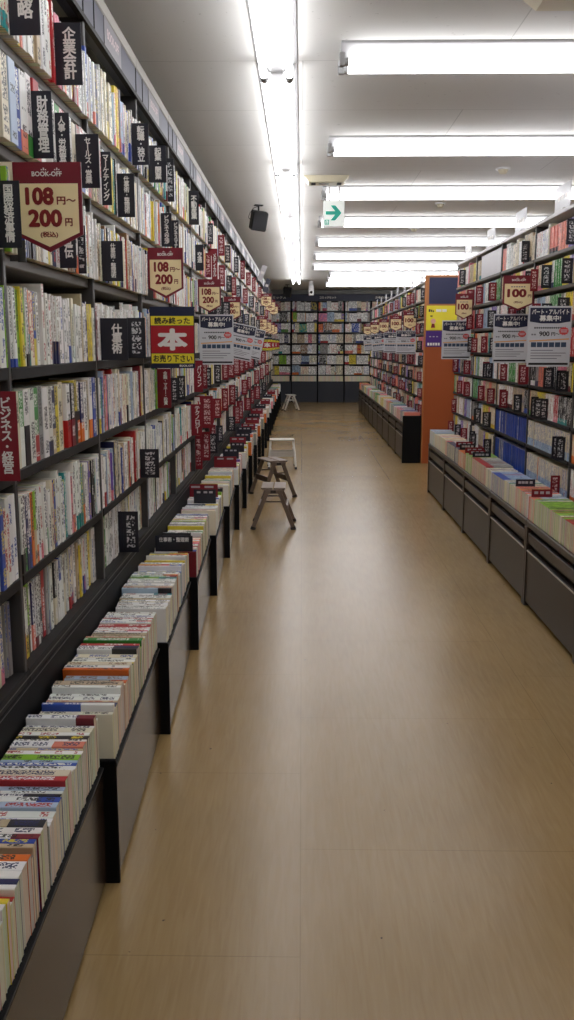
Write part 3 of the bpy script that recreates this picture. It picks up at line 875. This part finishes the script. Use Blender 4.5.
# ---- mesh for a set of books
def book_geo(bk, want='both'):
    """returns verts, faces, uv per corner list for cover; verts, faces for pages (world space)"""
    th, d, h = bk['th'], bk['d'], bk['h']; c = min(.0007, th*.06); r = min(.0016, th*.14)
    o = np.array(bk['o']); T = np.array(bk['T']); S = np.array(bk['S']); H = np.array(bk['H'])
    sec = [(0,-d),(0,-r),(r,-.0),(th-r,-.0),(th,-r),(th,-d),(th-c,-d),(th-c,-c*1.3),(c,-c*1.3),(c,-d)]
    sec = np.array(sec)
    V = np.concatenate([o + np.outer(sec[:,0],T) + np.outer(sec[:,1],S) + H*zz for zz in (0, h)])
    F = []; UV = []
    nn = 10
    for j in range(nn):
        j2 = (j+1) % nn
        F.append((j, j2, nn+j2, nn+j))
        if 1 <= j <= 3:
            u0 = sec[j][0]; u1 = sec[j2][0]; UV += [(u0,0),(u1,0),(u1,h),(u0,h)]
        else: UV += [(-1,.0),(-1,.0),(-1,h),(-1,h)]
    for (q) in ((0,1,8,9),(1,2,3,4,7,8),(4,5,6,7)):
        F.append(tuple(reversed(q))); UV += [(-1,0)]*len(q)
        F.append(tuple(nn+a for a in q)); UV += [(-1,h)]*len(q)
    g = .0005
    P = []
    for zz in (g, h-g):
        for (a, b) in ((c*1.02,-d+.0015),(th-c*1.02,-d+.0015),(th-c*1.02,-c*1.35),(c*1.02,-c*1.35)):
            P.append(o+T*a+S*b+H*zz)
    P = np.array(P); PF = [(0,3,2,1),(4,5,6,7),(0,1,5,4),(1,2,6,5),(2,3,7,6),(3,0,4,7)]
    hand = np.dot(np.cross(T, S), H)
    if hand > 0:  # keep outward normals
        F = [tuple(reversed(f)) for f in F]; PF = [tuple(reversed(f)) for f in PF]
        out = []; k = 0
        for f in F:
            out += list(reversed(UV[k:k+len(f)])); k += len(f)
        UV = out
    return V, F, UV, P, PF

def fill(me, nf, attrs, uvs):
    for name, arr, typ in attrs:
        a = me.attributes.new(name, 'FLOAT_COLOR' if typ == 'c' else 'FLOAT_VECTOR', 'FACE')
        a.data.foreach_set('color' if typ == 'c' else 'vector', np.asarray(arr, dtype=np.float32).ravel())
    if uvs is not None:
        u = me.uv_layers.new(name='UVMap'); u.data.foreach_set('uv', np.asarray(uvs, dtype=np.float32).ravel())

def books_mesh(name, bks):
    VV=[];FF=[];UU=[];A=[];B=[];I=[];Q=[];MI=[]; n=0
    for bk in bks:
        V,F,UV,P,PF = book_geo(bk)
        VV.append(V); VV.append(P)
        FF += [tuple(a+n for a in f) for f in F]; UU += UV
        m = n+len(V); FF += [tuple(a+m for a in f) for f in PF]; UU += [(-1,0)]*(4*len(PF))
        n = m+len(P)
        A += [bk['c']]*len(F)+[bk['cp']]*len(PF); B += [bk['cb']]*(len(F)+len(PF)); I += [bk['ci']]*(len(F)+len(PF))
        Q += [(bk['bandh'] if bk['band'] else -1, bk['seed'], bk['th'])]*(len(F)+len(PF)); MI += [0]*len(F)+[1]*len(PF)
    me = bpy.data.meshes.new(name); me.from_pydata(np.concatenate(VV).tolist(), [], FF)
    me.materials.append(M['book']); me.materials.append(M['pages']); me.polygons.foreach_set('material_index', MI)
    fill(me, len(FF), (('base',A,'c'),('band',B,'c'),('ink',I,'c'),('par',Q,'v')), UU)
    me.update(); return me
def single_book(bk):
    o = np.array(bk['o']); b0 = dict(bk); b0['o'] = (0,0,0)
    V,F,UV,P,PF = book_geo(b0)
    me = bpy.data.meshes.new('book'); me.from_pydata(V.tolist(), [], F); me.materials.append(M['book'])
    n = len(F)
    fill(me, n, (('base',[bk['c']]*n,'c'),('band',[bk['cb']]*n,'c'),('ink',[bk['ci']]*n,'c'),('par',[(bk['bandh'] if bk['band'] else -1, bk['seed'], bk['th'])]*n,'v')), UV)
    ob = link('book', me, None, tuple(o))
    mp = bpy.data.meshes.new('page_block'); mp.from_pydata(P.tolist(), [], PF); mp.materials.append(M['pages'])
    fill(mp, 6, (('base',[bk['cp']]*6,'c'),), None)
    link('page_block', mp, ob)
    return ob

# visible size of each book from the photographer's place
BLOCKERS = []
def blocker(x0, x1, y, z0, z1):
    a = proj(x0, y, z1); b = proj(x1, y, z0)
    if a and b: BLOCKERS.append((a[0], a[1], b[0], b[1], y))


# ------------------------------------------------------------------ hanging price signs
def clip(e, s, w, zc_, z1):
    """small metal clip tying a sign to the edge of the nearest shelf board below its top"""
    lv = [z for z in (ZL if s > 0 else ZR) if z < z1-.01]
    z = lv[-1]-zc_
    b = MB().box(-s*(w/2-.001), -s*(w/2-.02), .0022, .005, z-.02, z+.03, 'unit')
    b.box(-s*(w/2+(.018 if s > 0 else -.0005)), -s*(w/2-.006), .0022, .005, z-.018, z-.003, 'unit')
    b.build('clip', e)
def penta(w, h, cut, inset=0):
    a = w/2-inset
    return [(-a, h/2-inset), (a, h/2-inset), (a, -h/2+cut+inset*.3), (0, -h/2+inset*1.15), (-a, -h/2+cut+inset*.3)]
def price_sign(x_in, x_out, y, z0, z1, kind, label, group, rz=0):
    """x_in = edge at the shelf, x_out = free edge"""
    cx = (x_in+x_out)/2; w = abs(x_out-x_in); h = z1-z0
    e = empty('price_sign', (cx, y, (z0+z1)/2), rz)
    cut = h*.2; i0 = w*.055
    MB().prism(penta(w, h, cut), 1, -.002, .002, 'burg').build('panel', e)
    pts = [(-w/2+i0, h/2-h*.235), (w/2-i0, h/2-h*.235), (w/2-i0, -h/2+cut+.004), (0, -h/2+.012), (-w/2+i0, -h/2+cut+.004)]
    MB().prism(pts, 1, -.0028, -.0021, 'cream').build('cream_face', e)
    text('BOOK-OFF', 'white', e, 0, -.0032, h*.37, w*.44, h*.055, name='shop_name')
    t = MB()
    for dx in (-.075, -.045, -.015, .12, .15, .18): t.box(w*dx-.0015*w/.17, w*dx+.0015*w/.17, -.0032, -.0024, h*.41, h*.422+.003*(abs(dx) in (.045,.15)), 'white')
    t.build('crown_dots', e)
    if kind == 108:
        text('108', 'crimson', e, -w*.12, -.0036, h*.125, w*.42, h*.2, name='price_lettering')
        text('円〜', 'crimson', e, w*.27, -.0036, h*.075, w*.28, h*.09, name='price_lettering')
        text('200', 'crimson', e, -w*.05, -.0036, -h*.12, w*.5, h*.2, name='price_lettering')
        text('円', 'crimson', e, w*.295, -.0036, -h*.165, w*.11, h*.09, name='price_lettering')
        text('(税込)', 'crimson', e, 0, -.0036, -h*.305, w*.26, h*.075, name='price_lettering')
    else:
        text('100', 'crimson', e, -w*.05, -.0036, h*.0, w*.62, h*.24, name='price_lettering')
        text('円', 'crimson', e, w*.36, -.0036, -h*.08, w*.11, h*.08, name='price_lettering')
        text('(税込)', 'crimson', e, 0, -.0036, -h*.26, w*.28, h*.07, name='price_lettering')
        t = MB()
        for q in range(6): t.box((-.24+.08*q)*w, (-.19+.08*q)*w, -.0032, -.0029, h*.165, h*.195, 'grey')
        t.build('small_print', e)
    s = 1 if x_out > x_in else -1
    clip(e, s, w, (z0+z1)/2, z1)
    tag(e, label, 'price sign', group); blocker(min(x_in,x_out), max(x_in,x_out), y, z0, z1)
    return e
lp = [(2.19, .172, 1.60, 1.802, 'largest and nearest'), (4.05, .166, 1.585, 1.80, 'above the buyback sign'), (5.97, .16, 1.59, 1.80, 'above the nearest left recruitment poster'), (7.95, .155, 1.59, 1.79, 'fourth from the camera'),
      (13.6, .17, 1.58, 1.80, 'fifth from the camera'), (15.5, .17, 1.58, 1.80, 'sixth from the camera'), (17.4, .17, 1.58, 1.80, 'seventh from the camera'), (19.3, .17, 1.58, 1.80, 'last before the end wall')]
for (D, w, z0, z1, l) in lp:
    price_sign(-.674, -.686+w, D, z0, z1, 108, 'cream 108 to 200 yen price sign on left shelves, '+l, 'price signs on the left shelves')
for j, D in enumerate((15.0, 17.0, 19.0)):
    price_sign(-.674, -.674+.18, D, 1.98, 2.2, 108, 'raised cream price sign high on the far left shelves, %s of three' % ordinal(j+1), 'raised price signs far left')
for (D, w, l) in ((5.68, .19, 'largest, between two recruitment posters'), (7.68, .145, 'above the leftmost near recruitment poster')):
    price_sign(1.418, 1.418-w, D, 1.59, 1.80, 100, '100 yen price sign on near right shelves, '+l, 'price signs of the near right block')
for j, D in enumerate((11.4, 13.1, 15.0, 16.9, 18.7)):
    price_sign(1.418, 1.418-.165, D, 1.57, 1.79, 100, 'small 100 yen price sign on far right shelves, %s beyond the orange panel' % ordinal(j+1), 'price signs of the far right block')

def buy_sign(y, w, z0, z1, label):
    h = z1-z0; e = empty('buyback_sign', (-.674+w/2, y, (z0+z1)/2))
    MB().box(-w/2, w/2, -.002, .002, -h/2, h/2, 'navy').build('panel', e)
    MB().box(-w*.48, w*.48, -.0026, -.0021, h*.20, h*.35, 'yellow').build('top_band', e)
    MB().box(-w*.48, w*.48, -.0026, -.0021, -h*.25, h*.19, 'redsign').build('red_field', e)
    MB().box(-w*.48, w*.48, -.0026, -.0021, -h*.42, -h*.26, 'yellow').build('bottom_band', e)
    text('読み終った', 'ink', e, 0, -.003, h*.275, w*.8, h*.11)
    text('本', 'white', e, 0, -.003, -h*.03, w*.68, h*.36)
    text('お売り下さい', 'ink', e, 0, -.003, -h*.34, w*.88, h*.12)
    text('BOOK-OFF', 'white', e, w*.3, -.003, -h*.46, w*.3, h*.035, name='shop_name')
    clip(e, 1, w, (z0+z1)/2, z1)
    tag(e, label, 'sign', 'buyback signs on the left shelves'); blocker(-.686, -.686+w, y, z0, z1)
buy_sign(4.06, .198, 1.282, 1.55, 'large red and yellow sign with white 本 below the second price sign')
for j, D in enumerate((15.5, 17.4, 19.3, 20.6)):
    buy_sign(D, .17, 1.27, 1.50, 'distant small red and yellow buyback sign on far left shelves, %s of four' % ordinal(j+1))

def poster(x_in, x_out, y, z0, z1, label, group, tilt=0, rz=0):
    w = abs(x_out-x_in); h = z1-z0; cx = (x_in+x_out)/2
    e = empty('recruitment_poster', (cx, y, (z0+z1)/2), rz); e.rotation_euler = (0, tilt, rz)
    MB().box(-w/2, w/2, -.001, .001, -h/2, h/2, 'paper').build('sheet', e)
    MB().prism([(-w*.47,h*.47),(w*.47,h*.47),(w*.47,h*.245),(w*.2,h*.215),(-w*.2,h*.215),(-w*.47,h*.245)],1,-.0016,-.0011,'navy').build('title_block', e)
    text('パート・アルバイト', 'white', e, 0, -.002, h*.405, w*.86, h*.085)
    text('募集中!', 'white', e, 0, -.002, h*.3, w*.5, h*.1)
    text('900', 'ink', e, -w*.12, -.002, h*.045, w*.24, h*.08)
    text('円〜', 'ink', e, w*.14, -.002, h*.04, w*.2, h*.06)
    t = MB()
    for k in range(14): t.box(-w*.36+k*w*.05, -w*.36+k*w*.05+w*.035, -.0016, -.0011, h*.13, h*.155, 'ink')
    for k in range(2): t.box(-w*.42+k*w*.06, -w*.42+k*w*.06+w*.045, -.0016, -.0011, h*.02, h*.045, 'grey')
    for r_ in range(4): t.box(-w*.42, w*(.1+.1*((r_*7)%4)), -.0016, -.0011, -h*(.235+.045*r_), -h*(.222+.045*r_), 'grey')
    t.box(-w*.46, w*.46, -.0016, -.0011, -h*.47, -h*.435, 'ink')
    t.build('small_print', e)
    s = MB(); pts = []
    for k in range(24):
        r0 = (.10 if k % 2 else .08)*w; a = 2*math.pi*k/24; pts.append((w*.33+r0*1.25*math.cos(a), h*.09+r0*math.sin(a)))
    s.prism(pts, 1, -.0017, -.0011, 'stamp'); s.box(w*.25, w*.41, -.0020, -.0018, h*.1, h*.112, 'paper'); s.box(w*.26, w*.40, -.0020, -.0018, h*.07, h*.082, 'paper'); s.build('red_burst', e)
    p = MB()
    for k in range(6): p.box(-w*.42+k*w*.14, -w*.42+k*w*.14+w*.12, -.0016, -.0011, -h*.175, -h*.095, 'photo')
    p.prism([(-w*.46,-h*.085),(w*.46,-h*.05),(w*.46,-h*.03),(-w*.46,-h*.065)],1,-.0016,-.0011,'peach'); p.build('picture_strip', e)
    s = 1 if x_out > x_in else -1
    if not tilt: clip(e, s, w, (z0+z1)/2, z1)
    else: MB().box(-s*(w/2-.001), -s*(w/2-.02), .0012, .005, h*.3, h*.4, 'unit').build('clip', e)
    tag(e, label, 'poster', group); blocker(min(x_in,x_out), max(x_in,x_out), y, z0, z1)
    return e
g = 'recruitment posters of the near right block'
poster(1.418, 1.192, 4.86, 1.270, 1.585, 'white 900 yen recruitment poster on right shelves, rightmost and largest', g)
poster(1.418, 1.200, 5.78, 1.272, 1.575, 'white 900 yen recruitment poster just under the largest 100 yen sign', g)
poster(1.418, 1.175, 7.72, 1.265, 1.585, 'white 900 yen recruitment poster partly covering the yellow notice', g)
g = 'recruitment posters on the left shelves'
poster(-.674, -.45, 6.02, 1.255, 1.58, 'white 900 yen recruitment poster on left shelves, nearest and upright', g)
poster(-.64, -.42, 7.98, 1.255, 1.56, 'white 900 yen recruitment poster on left shelves, tilted, behind the nearest one', g, tilt=.2)
poster(-.64, -.42, 9.85, 1.24, 1.56, 'white 900 yen recruitment poster on left shelves, tilted, farthest', g, tilt=.22)
g = 'recruitment posters of the far right block'
for j, D in enumerate((11.42, 13.12, 15.02, 16.92)):
    poster(1.418-.05*(j > 1), 1.418-.25-.03*(j > 1), D, 1.27, 1.555, 'white recruitment poster on the far right shelves, %s beyond the orange panel' % ordinal(j+1), g, tilt=(0 if j < 2 else -.12))

# cards standing on the shelf tops
def top_card(x, y, z, w, h, label, group, tilt=0, m='card', rz=0):
    e = empty('header_card', (x, y, z)); e.rotation_euler = (0, tilt, rz)
    MB().box(-w/2, w/2, -.0015, .0015, .012, h, m).build('card', e)
    t = MB()
    for k in range(3): t.box(-w*.3+k*w*.22, -w*.3+k*w*.22+w*.16, -.0022, -.0016, h*.45, h*.62, 'white')
    t.build('print', e)
    MB().box(-w*.3, w*.3, -.02, .02, 0.0005, .0115, 'headwhite', .002).build('foot', e)
    tag(e, label, 'header card', group)
for j, D in enumerate((4.3, 5.25, 6.22, 7.18, 8.13)):
    top_card(1.445, D, 2.112, .30, .145, 'translucent white card on top of near right shelves, %s from the camera' % ordinal(j+1), 'header cards on the near right block', rz=-math.pi/2)
for j in range(8):
    top_card(1.445, 11.2+.94*j, 2.112, .24, .12, 'small translucent card on top of far right shelves, %s beyond orange panel' % ordinal(j+1), 'header cards on the far right block', rz=-math.pi/2)
top_card(-.60, 12.9, 2.26, .07, .22, 'tilted pinkish card sticking out above the far left shelves', 'tilted cards far left', .4, 'headwhite')
top_card(-.58, 14.3, 2.17, .07, .22, 'tilted bluish card sticking out of the far left shelves', 'tilted cards far left', .3, 'fascia')

# ------------------------------------------------------------------ ceiling things
def speaker(x, y, label, s=1.0, rz=.3):
    e = empty('ceiling_speaker', (x, y, ZC), rz)
    MB().box(-.04*s, .04*s, -.03, .03, -.008, 0, 'speaker').tube((0,0,-.008),(0,0,-.06*s),.008,'speaker').build('bracket', e)
    b = MB().box(-.075*s, .075*s, -.06, .06, -.09*s, .09*s, 'speaker', .012).build('body', e); b.location = (0, 0, -.145*s); b.rotation_euler = (.25, .12, 0)
    g_ = MB().box(-.065*s, .065*s, -.063, -.061, -.08*s, .08*s, mat('speaker_grille', rgb(34,34,38), .8)).build('grille', b)
    c = MB(); pts = [(-.01,0,-.015),(-.05,0,-.03),(-.085,0,-.075),(-.10,0,-.115),(-.085,0,-.135),(-.07,0,-.125)]
    for a, b_ in zip(pts, pts[1:]): c.tube(a, b_, .003, 'speaker', 6)
    c.build('cable', e)
    tag(e, label, 'speaker', 'black ceiling speakers')
speaker(-.42, 9.0, 'black box loudspeaker hanging from the ceiling above left shelves, nearer and larger')
speaker(-.33, 20.6, 'distant black box loudspeaker hanging near the end wall', 1.15, -.1)

e = empty('exit_sign', (.262, 7.78, 0))
MB().box(-.088, .088, -.015, .015, 2.345, 2.555, 'fixture', .004).build('housing', e)
MB().box(-.083, .083, -.018, -.0155, 2.35, 2.55, 'signlit').build('face', e)
zc = 2.455
MB().prism([(-.07,zc-.014),(.008,zc-.014),(-.03,zc-.06),(.01,zc-.06),(.062,zc),(.01,zc+.06),(-.03,zc+.06),(.008,zc+.014),(-.07,zc+.014)],1,-.0205,-.0185,'green').build('arrow', e)
t = MB()
t.box(-.078,-.04,-.0200,-.0185,2.362,2.402,'green'); t.box(-.070,-.048,-.0212,-.0201,2.369,2.395,'signlit'); t.box(-.063,-.055,-.0224,-.0213,2.366,2.39,'green'); t.build('running_man_pictogram', e)
MB().tube((-.04,0,2.5555),(-.04,0,ZC),.007,'fixture').tube((.04,0,2.5555),(.04,0,ZC),.007,'fixture').build('hanger', e)
tag(e, 'white exit sign with a green right-pointing arrow hanging over the aisle', 'exit sign')
e = empty('ceiling_box', (.19, 7.55, ZC))
MB().prism([(-.18,0),(.18,0),(.14,-.05),(-.14,-.05)],1,-.09,.09,'casette').build('housing', e)
t = MB().box(-.12,-.085,-.05,.05,-.054,-.0505,'slot').box(.085,.12,-.05,.05,-.054,-.0505,'slot').box(-.06,.02,-.03,.03,-.054,-.0505,'trimw'); t.build('cover_slot', e)
tag(e, 'cream ceiling box with dark ends just before the exit sign', 'ceiling box')
e = empty('ceiling_air_unit', (1.32, 3.35, ZC))
MB().prism([(-.48,0),(.48,0),(.42,-.045),(-.42,-.045)],1,-.44,.44,'casette').build('housing', e)
MB().box(-.3,.3,-.28,.28,-.05,-.0455,'trimw').build('grille', e)
tag(e, 'cream ceiling air unit at the very top right, before the first crosswise light', 'air conditioner')
def disc(x, y, r, label, name='smoke_detector', cat='smoke detector'):
    e = empty(name, (x, y, ZC))
    MB().tube((0,0,0),(0,0,-.012),r,'fixture',20).build('base', e, True)
    MB().tube((0,0,-.0125),(0,0,-.04),r*.72,'casette',20,r*.45).build('cover', e, True)
    tag(e, label, cat)
disc(1.52, 7.2, .055, 'round white smoke detector on the ceiling before the third crosswise light')
disc(1.30, 8.9, .05, 'small round detector on the ceiling behind the third crosswise light')
disc(1.28, 10.75, .055, 'round detector on the ceiling beyond the fifth crosswise light')
disc(.72, 15.9, .05, 'small sprinkler on the ceiling far along the aisle', 'sprinkler_head', 'sprinkler')
e = empty('ceiling_vent', (1.3, 14.4, ZC))
MB().box(-.42,.42,-.2,.2,-.012,0,'trimw').build('frame', e)
t = MB(); t.box(-.38,.38,-.17,.17,-.0125,-.0121,'slot')
for k in range(8): t.box(-.38,.38,-.16+.045*k,-.15+.045*k,-.02,-.0126,'grey')
t.build('grille', e); tag(e, 'dark rectangular ceiling vent far along between crosswise lights', 'vent')
e = empty('security_camera', (.19, 19.4, ZC))
MB().tube((0,0,0),(0,0,-.1),.05,'fixture',14).build('base', e, True)
MB().box(-.055,.055,-.08,.08,-.30,-.1005,'fixture',.01).build('body', e)
MB().tube((0,-.081,-.24),(0,-.1,-.24),.03,'slot',12).build('lens', e, True)
tag(e, 'white security camera hanging from the ceiling near the end wall', 'security camera')
# ------------------------------------------------------------------ step stools
def stool(x, y, rz, m, label, H=.32, W=.30):
    e = empty('step_stool', (x, y, 0), rz)
    # local: y = width direction (front view looks along x). Side view shows the A shape in XZ.
    top = .03; ft = .152
    for s in (-1, 1):
        MB().box(s*top-.062 if s < 0 else .004, -.004 if s < 0 else s*top+.062, -W/2, W/2, H-.014, H, m, .004).build('tread', e)
    for sx in (-1, 1):
        for sy in (-1, 1):
            l = MB().bar((sx*.04, sy*(W/2-.012), H-.0145), (sx*ft, sy*(W/2+.012), .018), .02, .03, m, (0,1,0)).build('leg', e)
            MB().bar((sx*(ft-.003), sy*(W/2+.0115), .022), (sx*(ft+.004), sy*(W/2+.0125), .0), .026, .038, 'rubber', (0,1,0)).build('rubber_foot', l)
        b = MB().bar((sx*.105, -W/2+.006, H*.5), (sx*.105, W/2-.006, H*.5), .05, .014, m, (0,0,1)); b.build('crossbar', e)
    for sy in (-1, 1):
        MB().bar((-.07, sy*(W/2-.016), H*.66), (.07, sy*(W/2-.016), H*.66), .006, .012, m, (0,1,0)).build('spreader', e)
    MB().box(-.07, .07, -W/2-.001, -W/2+.012, H-.045, H-.015, m, .003).build('hinge_plate', e)
    MB().box(-.02, .02, -W/2-.003, -W/2-.0015, H-.04, H-.02, 'rubber').build('latch', e)
    tag(e, label, 'step stool', 'folding step stools in the aisle')
    return e
stool(-.215, 6.87, 0, 'aludark', 'brown-grey folding step stool seen side-on, nearest of the stools')
stool(-.27, 8.28, math.radians(24), 'aludark', 'brown-grey folding step stool directly behind the nearest stool, turned slightly', .345)
stool(-.225, 10.22, math.radians(93), 'alubright', 'pale metal step stool seen front-on, behind the two brown ones', .33, .28)
stool(-.235, 19.25, math.radians(10), 'alubright', 'small pale step stool far down the aisle near the end wall', .34)

# ------------------------------------------------------------------ choose the 300 books that show largest
def size_of(bk):
    o = np.array(bk['o']); T = np.array(bk['T']); S = np.array(bk['S']); H = np.array(bk['H'])
    c = o + T*bk['th']/2 + H*bk['h']/2
    # all eight corners -> bounding visible hull approximated by spine face + face toward camera
    def quad(pts):
        q = [proj(*p) for p in pts]
        if any(a is None for a in q): return 0
        q = [(max(0,min(574,a)), max(0,min(1020,b))) for a, b in q]
        return abs(sum(q[i][0]*q[(i+1)%4][1]-q[(i+1)%4][0]*q[i][1] for i in range(4)))/2
    a = quad((o, o+T*bk['th'], o+T*bk['th']+H*bk['h'], o+H*bk['h']))
    if bk['place'][0][0] in 'BT':      # end of the book that faces the aisle
        a += quad((o, o+T*bk['th'], o+T*bk['th']-S*bk['d'], o-S*bk['d']))
    p = proj(*c)
    if p is None: return 0
    for (x0, z0, x1, z1, yy) in BLOCKERS:
        if yy < c[1] and x0 < p[0] < x1 and z0 < p[1] < z1: return 0
    return a
for bk in BOOKS: bk['size'] = size_of(bk) if bk['o'][1] < 9 else 0
order = sorted(range(len(BOOKS)), key=lambda k: -BOOKS[k]['size'])
chosen = set(order[:300])
def thick(t): return 'slim ' if t < .0125 else ('thick ' if t > .026 else '')
INKN = {'black':'black','white':'white','navy':'navy','red':'red','blue':'blue','brown':'brown','yellow':'yellow'}
def look(bk):
    s = thick(bk['th'])+bk['base']+' book'
    if bk['band'] and bk['bandh'] > 0: s += ' with %s lower band' % bk['band'] if bk['place'][0][0] not in 'B' else ' with %s band' % bk['band']
    else: s += ' with %s spine print' % bk['ink']
    return s
rows = {}
for k, bk in enumerate(BOOKS): rows.setdefault(bk['row'], []).append(k)
for v in rows.values(): v.sort(key=lambda k: BOOKS[k]['o'][1])
pos = {}
for r_, v in rows.items():
    for j, k in enumerate(v): pos[k] = j
def place_txt(r_):
    a, i, k = r_
    if a == 'L': return '%s left shelf, %s bay' % (ROWN[i], ordinal(k+1))
    if a == 'B': return 'spine up in %s left bin' % ordinal(k+1)
    if a[0] == 'R': return '%s shelf, %s right bay' % (ordinal(i+1), ordinal(k+1))
    return 'spine up on %s right cabinet' % ordinal(k+1)
lookcount = {}
for k, bk in enumerate(BOOKS):
    lookcount[(bk['row'], look(bk))] = lookcount.get((bk['row'], look(bk)), 0)+1
used = {}
GR = {'L': 'books on the left shelves', 'B': 'books in the left bins', 'R': 'paperbacks on the right shelves', 'T': 'paperbacks on the right cabinets'}
for k in sorted(chosen):
    bk = BOOKS[k]; v = rows[bk['row']]; j = pos[k]
    if lookcount[(bk['row'], look(bk))] == 1:
        lab = '%s, %s' % (look(bk), place_txt(bk['row']))
    else:
        lab = '%s%s book, %s of %s, %s' % (thick(bk['th']), bk['base'], ordinal(j+1), 'its row', place_txt(bk['row']))
    ob = single_book(bk)
    tag(ob, lab, 'book', GR[bk['place'][0][0]])
    used[lab] = used.get(lab, 0)+1
dup = [l for l, n_ in used.items() if n_ > 1]
print('BOOKS', len(BOOKS), 'dup labels', len(dup), dup[:5], 'smallest chosen px', BOOKS[order[299]]['size'])
rest = [BOOKS[k] for k in range(len(BOOKS)) if k not in chosen]
ob = link('books', books_mesh('books', rest))
tag(ob, 'all the smaller and more distant books filling shelves, bins and cabinets', 'books', kind='stuff')

# ------------------------------------------------------------------ world and view
w = bpy.data.worlds.new('world'); SC.world = w; w.use_nodes = True
w.node_tree.nodes['Background'].inputs['Color'].default_value = (.9,.95,1,1)
w.node_tree.nodes['Background'].inputs['Strength'].default_value = .05
SC.view_settings.view_transform = 'Standard'; SC.view_settings.look = 'None'
SC.view_settings.gamma = 1; SC.view_settings.use_curve_mapping = False
SC.view_settings.exposure = -.6
c = SC.cycles
c.use_denoising = True; c.max_bounces = 7; c.diffuse_bounces = 4; c.glossy_bounces = 3; c.transparent_max_bounces = 6
c.sample_clamp_indirect = 6; c.use_light_tree = True
